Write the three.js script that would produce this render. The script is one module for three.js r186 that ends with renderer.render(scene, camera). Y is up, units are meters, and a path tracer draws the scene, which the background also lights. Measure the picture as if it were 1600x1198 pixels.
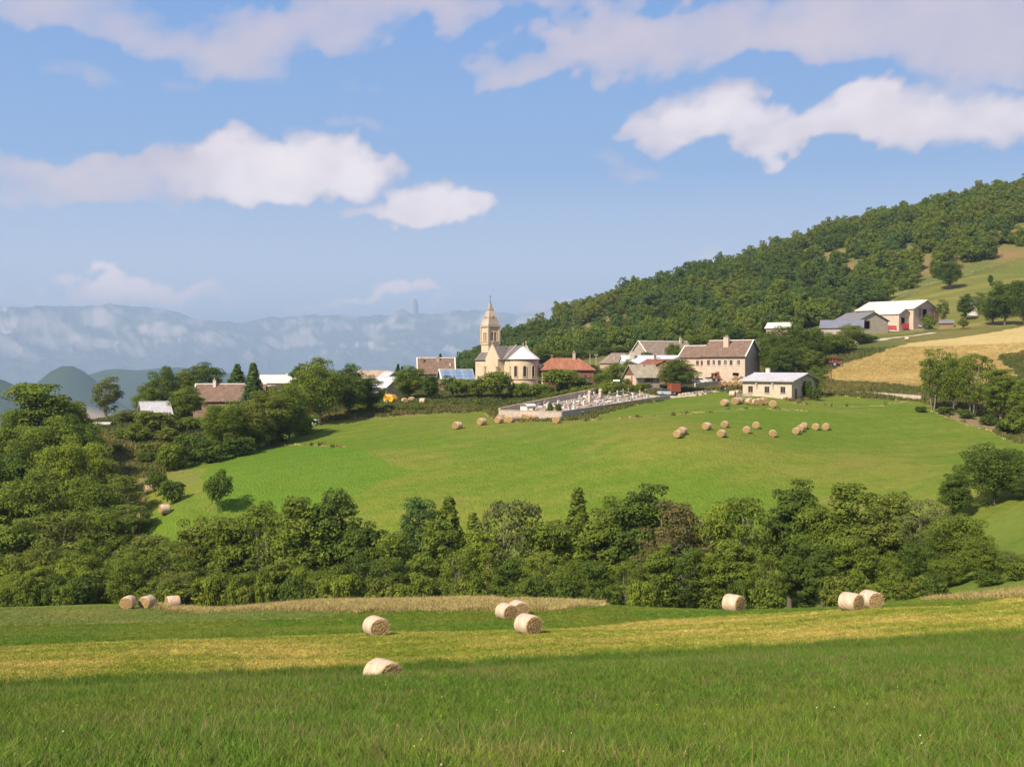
import * as THREE from 'three';
import { mergeGeometries, mergeVertices, toCreasedNormals } from 'three/addons/utils/BufferGeometryUtils.js';
import { RoundedBoxGeometry } from 'three/addons/geometries/RoundedBoxGeometry.js';

// ------------------------------------------------------------------ camera, sky, sun, exposure
const FOCAL = 1700, PW = 1600, PH = 1198, HORIZON = 570, EYE = 1.65;
const scene = new THREE.Scene();
const camera = new THREE.PerspectiveCamera(2 * Math.atan(PH / 2 / FOCAL) * 180 / Math.PI, PW / PH, 0.3, 60000);
camera.position.set(0, EYE, 0);
camera.rotation.x = -Math.atan((PH / 2 - HORIZON) / FOCAL);
camera.updateMatrixWorld(true);
const renderer = new THREE.WebGLRenderer({ antialias: true });
renderer.toneMapping = THREE.LinearToneMapping;
renderer.toneMappingExposure = 1.64;
renderer.shadowMap.enabled = true;
const SUN = new THREE.Vector3(-0.58, 0.80, 0.68).normalize();
const sun = new THREE.DirectionalLight(new THREE.Color(1.0, 0.885, 0.70), 5.0);
sun.name = 'sun'; sun.position.copy(SUN).multiplyScalar(900); sun.castShadow = true; sun.shadow.radius = 1;
Object.assign(sun.shadow.camera, { left: -600, right: 600, top: 600, bottom: -600, near: 1, far: 2500 });
sun.shadow.mapSize.set(4096, 4096); sun.target.position.set(0, 0, -250); sun.position.add(sun.target.position);
scene.add(sun, sun.target);
const FOG_DENSITY = 9.6e-5, FOG_COLOR = [0.51, 0.71, 1.0];

// ------------------------------------------------------------------ random numbers and noise
const rngOf = (s) => () => { s = (s + 0x6d2b79f5) | 0; let t = Math.imul(s ^ (s >>> 15), 1 | s); t = (t + Math.imul(t ^ (t >>> 7), 61 | t)) ^ t; return ((t ^ (t >>> 14)) >>> 0) / 4294967296; };
const PERM = new Float32Array(65536); { const r = rngOf(77); for (let i = 0; i < 65536; i++) PERM[i] = r(); }
const n2 = (x, y) => {
  const ix = Math.floor(x), iy = Math.floor(y), fx = x - ix, fy = y - iy, u = fx * fx * (3 - 2 * fx), v = fy * fy * (3 - 2 * fy);
  const a = (ix & 255) << 8, b = ((ix + 1) & 255) << 8, c = iy & 255, d = (iy + 1) & 255;
  const p = PERM[a | c], q = PERM[b | c], r = PERM[a | d], s = PERM[b | d];
  return p + (q - p) * u + (r - p + (p - q - r + s) * u) * v;
};
const fbm = (x, y, oct = 4) => { let s = 0, a = 0.5, t = 0; for (let i = 0; i < oct; i++) { s += a * n2(x, y); t += a; a *= 0.5; x = x * 2.03 + 17.3; y = y * 2.03 + 9.1; } return s / t; };
const clamp = (x, a = 0, b = 1) => Math.min(b, Math.max(a, x)), lerp = (a, b, t) => a + (b - a) * t;
const sstep = (a, b, x) => { const t = clamp((x - a) / (b - a)); return t * t * (3 - 2 * t); };
const mix3 = (a, b, t) => [lerp(a[0], b[0], t), lerp(a[1], b[1], t), lerp(a[2], b[2], t)];
const curve = (pts, x) => { if (x <= pts[0][0]) return pts[0][1]; for (let i = 1; i < pts.length; i++) if (x <= pts[i][0]) return lerp(pts[i - 1][1], pts[i][1], (x - pts[i - 1][0]) / (pts[i][0] - pts[i - 1][0])); return pts[pts.length - 1][1]; };

// ------------------------------------------------------------------ the sky: air and clouds, computed for every direction
{
  const W = 4096, H = 2048, data = new Float32Array(W * H * 4), K = FOCAL, rad = Math.PI / 180;
  // angular coordinates: U = azimuth from the view axis, V = elevation, both times K
  const colOf = (U) => { let a = U / K + Math.atan2(-1, 0); return (a / (2 * Math.PI) + 0.5) * W; };
  const rowOf = (V) => (V / K / Math.PI + 0.5) * H;
  const toUV = (px, py) => { const v = new THREE.Vector3((px - 800) / FOCAL, -(py - 599) / FOCAL, -1).applyQuaternion(camera.quaternion).normalize(); return [Math.atan2(v.x, -v.z) * K, Math.asin(v.y) * K]; };
  const groups = [];   // every cloud: soft = how thin its edges are, puffs [px, py, rx, ry, strength]
  const seen = [
    [0.30, [375, 262, 52, 38, 1.2], [440, 282, 105, 30, 1.0], [512, 256, 62, 42, 1.15], [552, 274, 62, 38, .9], [348, 288, 80, 24, 1]],
    [0.55, [55, 268, 75, 27, .75], [130, 292, 110, 32, .62], [215, 292, 90, 34, .6], [15, 315, 75, 18, .8], [280, 272, 60, 26, .6]],
    [0.26, [682, 312, 52, 33, 1.3], [735, 324, 66, 22, 1.1], [640, 330, 95, 15, .95], [765, 326, 32, 18, 1]],
    [0.38, [1130, 195, 85, 44, 1.1], [1205, 207, 110, 36, 1.1], [1275, 217, 100, 26, .95], [1360, 152, 32, 28, .95], [1375, 192, 85, 44, .95], [1445, 192, 130, 46, .85], [1545, 202, 130, 46, .8], [1050, 222, 62, 20, .7], [1650, 200, 120, 40, .7]],
    [0.6, [925, 102, 160, 40, .85], [962, 84, 75, 36, .9], [835, 112, 130, 28, .6], [760, 120, 70, 18, .4]],
    [0.6, [1100, 52, 170, 52, .85], [1255, 34, 220, 50, .85], [1455, 40, 220, 54, .85], [1585, 82, 140, 46, .8], [1030, 46, 100, 32, .7], [1700, 40, 160, 60, .9], [1130, 105, 50, 40, .35]],
    [0.62, [565, 24, 140, 48, .8], [455, 58, 130, 34, .68], [640, 15, 90, 34, .9], [385, 90, 90, 34, .6], [560, -30, 160, 40, .8]],
    [0.75, [60, 15, 180, 32, .8], [135, 42, 80, 32, .6], [250, 60, 55, 30, .65], [100, -30, 160, 40, .8]],
    [0.8, [150, 112, 115, 24, .62], [400, 112, 80, 30, .5]],
    [0.8, [580, 128, 52, 20, .5], [575, 190, 36, 13, .42]], [0.8, [985, 271, 62, 17, .6]], [0.7, [835, 12, 105, 24, .6]],
    [0.3, [170, 455, 56, 19, 1.7], [235, 469, 60, 10, .9]], [0.8, [60, 472, 130, 20, .5], [330, 480, 150, 14, .45]],
    [0.4, [570, 472, 110, 9, 1], [600, 466, 40, 12, 1.6], [515, 471, 20, 7, 1.2]], [0.6, [860, 474, 75, 14, .9], [905, 468, 40, 12, .9]],
    [0.85, [1062, 395, 55, 22, .55], [940, 382, 42, 24, .38]], [0.85, [1110, 322, 40, 10, .45], [1180, 372, 30, 10, .5]], [0.85, [868, 326, 55, 17, .4]], [0.85, [1000, 440, 120, 16, .3]],
  ];
  for (const [soft, ...puffs] of seen) groups.push({ soft, puffs: puffs.map(([x, y, rx, ry, s]) => [...toUV(x, y), rx, ry, s]) });
  const r = rngOf(5);
  for (let i = 0; i < 150; i++) {   // the same kind of broken cumulus all round
    const az = (r() * 2 - 1) * Math.PI, el = Math.asin(0.05 + 0.93 * r()), U = az * K, V = el * K, puffs = [], size = 0.6 + r() * 0.9 + el * 0.9;
    if (Math.abs(az) < 36 * rad && el < 25 * rad) continue;
    for (let j = 0, n = 4 + Math.floor(r() * 5); j < n; j++) puffs.push([U + (r() - .5) * 240 * size / Math.cos(el), V + r() * 40 * size, (50 + 80 * r()) * size, (22 + 26 * r()) * size, .7 + .5 * r()]);
    groups.push({ soft: 0.3 + 0.45 * r(), puffs });
  }
  const F = new Float32Array(W * H), S = new Float32Array(W * H);
  for (const { soft, puffs } of groups) for (const [U, V, rx, ry, s] of puffs) {
    const ce = Math.max(0.12, Math.cos(V / K)), c0 = colOf(U), r0 = rowOf(V), wc = rx * 1.5 / ce / K / (2 * Math.PI) * W, wr = ry * 1.7 / K / Math.PI * H;
    for (let y = Math.max(H / 2, Math.floor(r0 - wr)); y <= Math.min(H - 1, r0 + wr); y++) for (let x = Math.floor(c0 - wc); x <= c0 + wc; x++) {
      const dx = (x - c0) / wc * 1.5; let dy = (y - r0) / wr * 1.7;
      if (dy < 0) dy *= 1.35;                                   // flatter bases
      const g = s * Math.max(0, 1 - (dx * dx + dy * dy) / 2.1), k = y * W + ((x % W) + W) % W;
      if (g <= 0) continue;
      S[k] = (S[k] * F[k] + soft * g) / (F[k] + g); F[k] = 1 - (1 - Math.min(.999, F[k])) * Math.max(0, 1 - g * .8);
    }
  }
  // the outlines are frayed by warping, thickness varies with billowing noise
  const A = new Float32Array(W * H), FAT = new Float32Array(W * H);
  for (let y = H / 2; y < H; y++) { const ce = Math.max(.15, Math.cos(((y + .5) / H - .5) * Math.PI)); for (let x = 0; x < W; x++) {
    if (F[y * W + x] < .005 && F[y * W + (x + 12) % W] < .005 && F[y * W + (x - 12 + W) % W] < .005 && F[Math.min(H - 1, y + 10) * W + x] < .005 && F[Math.max(0, y - 10) * W + x] < .005) continue;
    const X = x * ce, wx = (fbm(X / 34, y / 26, 2) - .5) * 46 + (fbm(X / 9 + 70, y / 8, 3) - .5) * 17, wy = (fbm(X / 34 + 19, y / 26 + 44, 2) - .5) * 26 + (fbm(X / 9 + 7, y / 8 + 31, 3) - .5) * 12;
    const k0 = clamp(Math.round(y + wy), 0, H - 1) * W + (Math.round(x + wx / ce) + W) % W, f = F[k0], s = S[k0], k = y * W + x; if (f < .02) continue;
    let bil = 0; for (let q = 0, a = .5, u = X / 22 + 3, v = y / 17 + 8; q < 4; q++, a *= .55, u = u * 2.1 + 5, v = v * 2.1 + 3) bil += a * (1 - Math.abs(2 * n2(u, v) - 1));
    const d = f * 1.25 - lerp(.32, .46, s) + (fbm(X / 60 + 5, y / 30, 4) - .5) * lerp(.6, 1.0, s) + (bil - .52) * lerp(.32, .25, s);
    S[k] = S[k] || s; FAT[k] = Math.max(0, d); A[k] = (1 - Math.exp(-FAT[k] * lerp(3.6, 1.5, s))) * clamp(f * 4); } }
  for (let y = 0; y < H; y++) {
    const el = ((y + .5) / H - .5) * 180, e = Math.max(0, el);
    const air = [curve([[0, .56], [3, .53], [6, .38], [10, .18], [18, .12], [40, .105], [90, .085]], e), curve([[0, .60], [3, .57], [6, .46], [10, .315], [18, .25], [40, .19], [90, .16]], e), curve([[0, .70], [3, .68], [6, .62], [10, .56], [18, .53], [40, .42], [90, .37]], e)];
    for (let x = 0; x < W; x++) {
      const k = y * W + x; let c = air, a = A[k];
      if (a > .004) {
        const far = sstep(9, 2, el), white = clamp(FAT[k] * 1.3) * (.35 + 1.0 * fbm(x / 24 + 3, y / 15, 4)) * lerp(1, .12, sstep(.28, .62, S[k]));      // thin veils are mauve, dense heads white
        const col = mix3([.50, .41, .44], [.82, .72, .705], clamp(white));
        c = mix3(air, mix3(col, [1.25, .92, .84], far * .6), a * lerp(1, .9, S[k]));
      }
      data[k * 4] = c[0] * .95; data[k * 4 + 1] = c[1] * .93; data[k * 4 + 2] = c[2] * .90; data[k * 4 + 3] = 1;
    }
  }
  const t = new THREE.DataTexture(data, W, H, THREE.RGBAFormat, THREE.FloatType);
  t.mapping = THREE.EquirectangularReflectionMapping; t.magFilter = THREE.LinearFilter; t.minFilter = THREE.LinearFilter; t.needsUpdate = true;
  scene.background = t; scene.environment = t;
}
scene.fog = new THREE.FogExp2(new THREE.Color().setRGB(...FOG_COLOR), FOG_DENSITY);

// ------------------------------------------------------------------ from a pixel to a direction, and the shape of the land
const rayOf = (px, py) => { const v = new THREE.Vector3((px - 800) / FOCAL, -(py - 599) / FOCAL, -1).applyQuaternion(camera.quaternion); return v.multiplyScalar(-1 / v.z); };
const at = (px, py, D) => rayOf(px, py).multiplyScalar(D).add(camera.position);
const CTRL = [];
const seenAt = (px, py, D, lower = 0) => { const p = at(px, py, D); CTRL.push([p.x, p.z, p.y - lower]); };
const hid = (px, D, y) => CTRL.push([(px - 800) / FOCAL * D, -D, y + EYE]);       // y from the eye
// slope under the camera, up to the edge of the uncut meadow
for (const [x, z, y] of [[0, 0, 0], [-30, 0, -.8], [30, 0, .8], [0, 30, 7], [-60, 30, 5.5], [60, 30, 8.5], [-110, 40, 6], [110, 40, 12], [-110, -30, -10], [110, -30, -4]]) CTRL.push([x, z, y]);
for (const a of [[0, 1198, 13.2, .15], [800, 1198, 13.6, .15], [1600, 1198, 14.4, .15], [0, 1130, 24, .25], [800, 1110, 26, .25], [1600, 1080, 28, .25], [0, 1075, 40, .36], [400, 1056, 42, .36], [800, 1036, 44, .36], [1200, 1016, 48, .36], [1600, 993, 54, .36]]) seenAt(...a);
for (const [px, py, D, low] of [[-160, 1083, 42, .3], [0, 1075, 44, .35], [250, 1062, 45.5, .55], [450, 1053, 46.5, .75], [600, 1045, 47, .8], [760, 1038, 48.5, .7], [1000, 1027, 50.5, .45], [1200, 1016, 53, .35]]) seenAt(px, py, D, low);
// the mown field: bases of its bales, and its far edge
for (const a of [[595, 1068, 51], [587, 993, 70], [825, 990, 67], [798, 967, 84], [1146, 956, 91], [1333, 953, 75], [230, 948, 122], [0, 949, 116], [500, 944, 111], [800, 945, 104], [950, 948, 97], [1450, 941, 84], [1600, 930, 80]]) seenAt(...a);
// the ravine
for (const a of [[-250, 140, -36], [0, 137, -36], [250, 135, -35.5], [520, 131, -34], [800, 126, -32.5], [1080, 121, -30], [1340, 113, -25], [1560, 112, -19.5], [1800, 110, -14], [2100, 110, -8]]) hid(...a);
for (const a of [[-160, 128, -31.5], [0, 127, -31], [120, 129, -31.5], [250, 130, -31.5], [380, 124, -30], [500, 119, -28.6], [650, 116, -27.6], [800, 111, -26.6], [950, 104, -25], [1200, 99, -23.6]]) hid(...a);
for (const [px, D] of [[-160, 60], [-160, 80], [-160, 100], [0, 60], [0, 80], [0, 100], [250, 60], [250, 80], [250, 104], [500, 92]]) hid(px, D, -(4.2 + .184 * D - .03 * (px - 800) / FOCAL * D));
seenAt(1600, 960, 66); seenAt(1250, 962, 76); seenAt(1000, 976, 76);
seenAt(-160, 951, 117); seenAt(-400, 955, 118);
// the field on the far side
for (const a of [[600, 880, 142], [1000, 870, 140], [1350, 850, 138], [250, 815, 152], [600, 805, 152], [900, 795, 151], [1200, 790, 150], [1590, 842, 108], [1590, 800, 126], [600, 740, 168], [900, 740, 163], [1200, 740, 161], [1450, 740, 160],
  [220, 812, 160], [232, 767, 172], [398, 692, 206], [494, 664, 222], [715, 670, 198], [753, 662, 206], [1065, 682, 173], [1208, 682, 184], [1272, 672, 196], [1133, 634, 212], [1208, 636, 214], [1500, 650, 214], [1592, 692, 188], [1440, 626, 236]]) seenAt(...a);
// left flank and the village shelf
for (const a of [[136, 662, 232], [180, 705, 200], [320, 662, 245], [230, 655, 226], [560, 640, 240], [650, 628, 258], [780, 656, 226], [877, 658, 221], [1045, 624, 262], [780, 628, 258], [815, 608, 290], [880, 608, 292], [745, 612, 310], [1000, 606, 268], [1060, 618, 264], [1180, 606, 284], [1140, 600, 300], [1237, 626, 229], [1172, 619, 236], [1298, 618, 243], [950, 604, 290], [690, 600, 320], [420, 606, 330]]) seenAt(...a);
for (const a of [[-150, 220, -22], [30, 182, -21], [-50, 160, -29], [110, 160, -27], [-200, 300, -25], [150, 330, -18], [400, 420, -22], [600, 440, -20], [200, 500, -60], [-200, 500, -70], [500, 640, -75], [700, 520, -16]]) hid(...a);
for (const a of [[-300, 900, -150], [100, 950, -150], [400, 1000, -140], [-800, 700, -90]]) hid(...a);
// wheat, the upper farm, the hill
for (const a of [[1330, 602, 266], [1440, 611, 262], [1300, 548, 338], [1600, 508, 378], [1600, 604, 262], [1500, 560, 318], [1390, 517, 398], [1310, 522, 392], [1455, 512, 402], [1480, 452, 480], [1600, 425, 500], [1400, 466, 490], [1200, 527, 418], [1050, 545, 400], [900, 560, 390], [1800, 470, 420], [1900, 600, 260]]) seenAt(...a);
for (const [px, py, D] of [[720, 548, 620], [800, 518, 620], [900, 472, 640], [1000, 440, 660], [1100, 415, 680], [1200, 382, 700], [1300, 350, 720], [1400, 327, 735], [1500, 304, 750], [1600, 280, 760], [1800, 245, 780]]) { seenAt(px, py, D, 8); hid(px, D + 260, (570 - py) / FOCAL * D * 0.8 - 30); }
const TPS = (() => {
  const n = CTRL.length, m = n + 3, A = [], s = 100, U = (d2) => d2 < 1e-12 ? 0 : d2 * Math.log(d2);
  for (let i = 0; i < n; i++) { const r = new Float64Array(m + 1), [x, z, y] = CTRL[i]; for (let j = 0; j < n; j++) r[j] = U(((x - CTRL[j][0]) ** 2 + (z - CTRL[j][1]) ** 2) / s / s); r[i] += 0.0008; r[n] = 1; r[n + 1] = x / s; r[n + 2] = z / s; r[m] = y; A.push(r); }
  for (let k = 0; k < 3; k++) { const r = new Float64Array(m + 1); for (let j = 0; j < n; j++) r[j] = k === 0 ? 1 : CTRL[j][k - 1] / s; A.push(r); }
  for (let i = 0; i < m; i++) { let p = i; for (let j = i + 1; j < m; j++) if (Math.abs(A[j][i]) > Math.abs(A[p][i])) p = j; [A[i], A[p]] = [A[p], A[i]]; for (let j = i + 1; j < m; j++) { const f = A[j][i] / A[i][i]; if (f) for (let k = i; k <= m; k++) A[j][k] -= f * A[i][k]; } }
  const w = new Float64Array(m); for (let i = m - 1; i >= 0; i--) { let v = A[i][m]; for (let j = i + 1; j < m; j++) v -= A[i][j] * w[j]; w[i] = v / A[i][i]; }
  return (x, z) => { let v = w[n] + w[n + 1] * x / s + w[n + 2] * z / s; for (let j = 0; j < n; j++) { const dx = (x - CTRL[j][0]) / s, dz = (z - CTRL[j][1]) / s; v += w[j] * U(dx * dx + dz * dz); } return v; };
})();
const GX0 = -560, GX1 = 760, GZ0 = -1150, GZ1 = 48, GS = 2, GNX = (GX1 - GX0) / GS + 1, GNZ = (GZ1 - GZ0) / GS + 1, GRID = new Float32Array(GNX * GNZ);
for (let j = 0; j < GNZ; j++) for (let i = 0; i < GNX; i++) { const x = GX0 + i * GS, z = GZ0 + j * GS; GRID[j * GNX + i] = TPS(x, z) + (fbm(x / 23, z / 23, 3) - .5) * Math.min(1.2, .12 + Math.max(0, -z - 60) * .003); }
function H(x, z) { const u = clamp((x - GX0) / GS, 0, GNX - 1.001), v = clamp((z - GZ0) / GS, 0, GNZ - 1.001), i = Math.floor(u), j = Math.floor(v), a = u - i, b = v - j, k = j * GNX + i;
  return (GRID[k] * (1 - a) + GRID[k + 1] * a) * (1 - b) + (GRID[k + GNX] * (1 - a) + GRID[k + GNX + 1] * a) * b; }
function onGround(px, py, from = 8) { const d = rayOf(px, py); let t = from; for (; t < 1100; t += Math.max(.25, t * .004)) { const x = d.x * t, y = EYE + d.y * t; if (y < H(x, -t)) break; } let lo = t - Math.max(.3, t * .005), hi = t; for (let i = 0; i < 14; i++) { const m = (lo + hi) / 2; if (EYE + d.y * m < H(d.x * m, -m)) hi = m; else lo = m; } return new THREE.Vector3(d.x * hi, H(d.x * hi, -hi), -hi); }
const groundAt = (px, D) => { const x = (px - 800) / FOCAL * D; return new THREE.Vector3(x, H(x, -D), -D); };

// ------------------------------------------------------------------ naming
const used = new Map();
const numbered = (name) => { const n = used.get(name) ?? 0; used.set(name, n + 1); return n ? name + '_' + String(n).padStart(3, '0') : name; };
const shadowed = (o) => { o.castShadow = o.receiveShadow = true; return o; };
function tag(o, label, category, group) { o.userData.label = label; o.userData.category = category; if (group) o.userData.group = group; return o; }
function thing(name, label, category, pos, turn = 0, group) { const g = new THREE.Group(); g.name = numbered(name); g.position.copy(pos); g.rotation.y = turn; scene.add(g); return tag(g, label, category, group); }
function part(name, geo, mat, parent) { const m = shadowed(new THREE.Mesh(geo, mat)); m.name = name; parent.add(m); return m; }
function structure(name, geo, mat, label) { const m = shadowed(new THREE.Mesh(geo, mat)); m.name = numbered(name); m.userData = { kind: 'structure', label, category: name.split('_').pop() }; scene.add(m); return m; }
const lin = (r, g, b) => new THREE.Color().setRGB(r, g, b);
const std = (c, o = {}) => new THREE.MeshStandardMaterial({ color: lin(...c), roughness: .9, ...o });

// ------------------------------------------------------------------ fields: outlines on the ground, drawn into masks
const poly = (...pp) => pp.map(([px, py, D]) => { const p = D ? groundAt(px, D) : onGround(px, py); return [p.x, p.z]; });
function zoneMask(x0, x1, z0, z1, N, zones) {
  const cv = document.createElement('canvas'); cv.width = cv.height = N; const c = cv.getContext('2d');
  c.fillStyle = 'rgb(0,0,0)'; c.fillRect(0, 0, N, N);
  const X = (x) => (x - x0) / (x1 - x0) * N, Z = (z) => (z - z0) / (z1 - z0) * N;
  zones.forEach(([id, pts, width]) => { const s = `rgb(${id * 10},0,0)`; c.beginPath(); pts.forEach(([x, z], i) => i ? c.lineTo(X(x), Z(z)) : c.moveTo(X(x), Z(z)));
    if (width) { c.strokeStyle = s; c.lineWidth = width / (x1 - x0) * N; c.lineJoin = 'round'; c.stroke(); } else { c.closePath(); c.fillStyle = s; c.fill(); } });
  const d = c.getImageData(0, 0, N, N).data, ids = new Uint8Array(N * N);
  for (let i = 0; i < N * N; i++) ids[i] = Math.round(d[i * 4] / 10);
  return (x, z) => { const i = Math.floor(X(x)), j = Math.floor(Z(z)); return i < 0 || j < 0 || i >= N || j >= N ? 0 : ids[j * N + i]; };
}
const EDGE = poly([-160, 1083], [0, 1075], [200, 1064], [420, 1055], [640, 1043], [800, 1036], [1000, 1027], [1200, 1016], [1400, 1005], [1600, 993], [1800, 984]);
const edgeZ = (x) => curve(EDGE, x);
// near: 1 uncut meadow, 2 mown yellow, 3 green band, 4 track, 5 grey green, 6 dry tall strip, 7 verge
const farRow = [[1800, 930, 78], [1600, 926], [1450, 939], [1200, 944], [950, 948], [800, 942], [500, 940], [200, 948], [0, 949], [-160, 950]];
const green1 = poly([-160, 1016], [0, 1011], [300, 999], [590, 989], [750, 986], [880, 983], [1000, 971], [1150, 961], [1250, 957], [1500, 948], [1600, 930], [1450, 938], [1200, 943], [950, 947], [800, 946], [500, 946], [200, 949], [0, 950], [-160, 951]);
const nearMask = zoneMask(-110, 110, -140, 30, 1536, [
  [2, [...EDGE, ...poly([1800, 938, 76], [1600, 930], [1450, 940], [1200, 946], [950, 949], [800, 946], [500, 946], [200, 950], [0, 951], [-160, 952])]],
  [3, green1],
  [5, poly([-160, 980], [0, 977], [220, 973], [470, 966], [560, 958], [500, 945], [200, 949], [0, 950], [-160, 951])],
  [4, poly([-160, 981], [0, 977.5], [220, 973.5], [330, 971], [480, 967]), 0.55],
  [6, poly([225, 950], [260, 942], [330, 939], [560, 938.5], [800, 940], [930, 942], [945, 948], [860, 955], [700, 956], [520, 957], [350, 957], [255, 955])],
  [6, poly([1440, 938], [1520, 930], [1610, 922], [1700, 920], [1700, 932], [1610, 934], [1500, 938])],
  [1, [...EDGE, [110, -70], [110, 40], [-110, 40], [-110, -45]]],
]);
// far: 1 field, 2 lush patch, 3 pale mown edge, 4 wheat, 5 hill meadow, 6 rough grass, 7 dry bank, 8 road, 9 yard, 10 track lines, 11 brown streak, 12 cemetery gravel, 13 forest floor
const farMask = zoneMask(-300, 460, -830, -125, 2048, [
  [6, [[-300, -830], [460, -830], [460, -125], [-300, -125]]],
  [13, poly([700, 548, 620], [800, 560, 395], [1000, 548, 402], [1190, 522, 416], [1290, 508, 440], [1380, 478, 478], [1440, 452, 500], [1540, 425, 520], [1700, 400, 540]).concat([[460, -600], [460, -830], [-80, -830]])],
  [5, poly([1180, 527, 414], [1290, 512, 436], [1380, 482, 470], [1440, 458, 490], [1540, 430, 510], [1700, 405, 530], [1760, 520, 380], [1600, 512, 372], [1455, 520, 392], [1300, 545, 345])],
  [1, poly([205, 830, 150], [225, 775, 170], [300, 722], [400, 693], [470, 668], [520, 657], [640, 650], [760, 643], [780, 656], [877, 658], [1045, 622], [1130, 612], [1240, 628], [1300, 617], [1440, 628], [1500, 650], [1600, 695], [1650, 740, 165], [1700, 850, 110]).concat([[70, -126], [-120, -126]])],
  [2, poly([312, 742], [352, 716], [400, 697], [530, 699], [600, 715], [645, 738], [560, 768], [500, 790], [440, 803], [340, 800], [318, 765])],
  [3, poly([240, 745], [262, 733], [300, 735], [312, 745], [300, 757], [255, 762])],
  [3, poly([470, 662], [600, 652], [720, 645], [700, 650], [560, 660], [480, 668])],
  [10, poly([405, 692], [470, 695], [535, 699]), .9], [10, poly([920, 657], [1000, 652], [1080, 646], [1150, 640], [1250, 641]), 1.0], [10, poly([1250, 630], [1330, 636], [1390, 632], [1420, 628]), .7],
  [4, poly([1290, 572, 305], [1420, 536], [1600, 510], [1700, 500], [1750, 570, 300], [1600, 548], [1560, 556], [1590, 590], [1520, 606], [1440, 606], [1320, 598], [1270, 578])],
  [7, poly([150, 672], [220, 690], [290, 700], [262, 735], [215, 760], [165, 740])],
  [9, poly([1085, 600], [1190, 598], [1180, 588], [1085, 588])], [9, poly([1375, 522], [1400, 517], [1450, 516], [1450, 512], [1380, 514])],
  [9, poly([1480, 652], [1530, 668], [1595, 685], [1600, 668], [1540, 650], [1460, 640])],
  [8, poly([1030, 621], [1060, 618.5], [1100, 614], [1140, 609], [1190, 605]), 3.2], [8, poly([1330, 537, 372], [1370, 532], [1420, 525], [1465, 519]), 3],
  [8, poly([1320, 612], [1380, 616], [1440, 619]), 2.4],
  [12, poly([783, 652], [876, 654], [1043, 621], [1010, 616], [860, 632])],
  [10, poly([1378, 466, 495], [1440, 453, 505], [1520, 432, 512]), 1.6],
]);

// ------------------------------------------------------------------ ground sheets
function groundTexture(x0, x1, z0, z1, N, colorAt) {
  const d = new Uint8Array(N * N * 4), b = new Uint8Array(N * N * 4), enc = (v) => 255 * Math.pow(clamp(v), 1 / 2.2);
  for (let j = 0; j < N; j++) for (let i = 0; i < N; i++) { const x = lerp(x0, x1, (i + .5) / N), z = lerp(z0, z1, (j + .5) / N), c = colorAt(x, z), k = (j * N + i) * 4; d[k] = enc(c[0]); d[k + 1] = enc(c[1]); d[k + 2] = enc(c[2]); d[k + 3] = 255; }
  const t = new THREE.DataTexture(d, N, N); t.colorSpace = THREE.SRGBColorSpace; t.magFilter = t.minFilter = THREE.LinearFilter; t.needsUpdate = true; return t;
}
function sheet(x0, x1, z0, z1, nx, nz, h, tx) {
  const p = [], uv = [], idx = [];
  for (let j = 0; j <= nz; j++) for (let i = 0; i <= nx; i++) { const x = lerp(x0, x1, i / nx), z = lerp(z0, z1, j / nz); p.push(x, h(x, z), z); uv.push((x - tx[0]) / (tx[1] - tx[0]), (z - tx[2]) / (tx[3] - tx[2])); }
  for (let j = 0; j < nz; j++) for (let i = 0; i < nx; i++) { const a = j * (nx + 1) + i, b = a + 1, c = a + nx + 1, d = c + 1; idx.push(a, c, b, b, c, d); }
  const g = new THREE.BufferGeometry(); g.setAttribute('position', new THREE.Float32BufferAttribute(p, 3)); g.setAttribute('uv', new THREE.Float32BufferAttribute(uv, 2)); g.setIndex(idx); g.computeVertexNormals(); return g;
}
const vary = (c, k) => [c[0] * k, c[1] * k, c[2] * k];
const warpNear = (x, z) => [x + (fbm(x * .9, z * .9, 3) - .5) * 1.6, z + (fbm(x * .9 + 50, z * .9 + 9, 3) - .5) * 1.6];
// swaths left by the mower run across the field
const swath = (x, z) => { const v = z * .985 + x * .17 + (fbm(x / 14, z / 14, 3) - .5) * 2.2; return .5 + .5 * Math.sin(v * 2.1); };
function nearColor(x, z) {
  const [wx, wz] = warpNear(x, z), id = nearMask(wx, wz), f = fbm(x * 2.6, z * 5, 3), m = fbm(x / 6, z / 4, 4), s = fbm(x * 9, z * 9, 2);
  let c;
  if (id === 2) { const dry = clamp(.13 + .34 * swath(x, z) + 1.5 * (m - .42) + .9 * (f - .45)); c = mix3(mix3([.165, .225, .02], [.22, .24, .025], n2(x * 1.7, z * 3.1)), [.43, .34, .09], dry); }
  else if (id === 3) { c = mix3([.095, .175, .014], [.17, .205, .024], clamp(2.6 * (m - .36) + .8 * (s - .5))); c = mix3(c, [.22, .21, .045], clamp(2.4 * (f - .55))); }
  else if (id === 4) c = [.46, .36, .16];
  else if (id === 5) c = mix3([.16, .205, .045], [.24, .235, .06], clamp(2 * (m - .36)));
  else if (id === 6) c = mix3([.34, .26, .09], [.20, .19, .055], clamp(2 * (m - .4)));
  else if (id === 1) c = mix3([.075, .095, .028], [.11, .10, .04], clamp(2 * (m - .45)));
  else c = mix3([.095, .16, .016], [.155, .18, .03], m);
  return vary(c, .74 + .3 * f + .24 * s);
}
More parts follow.
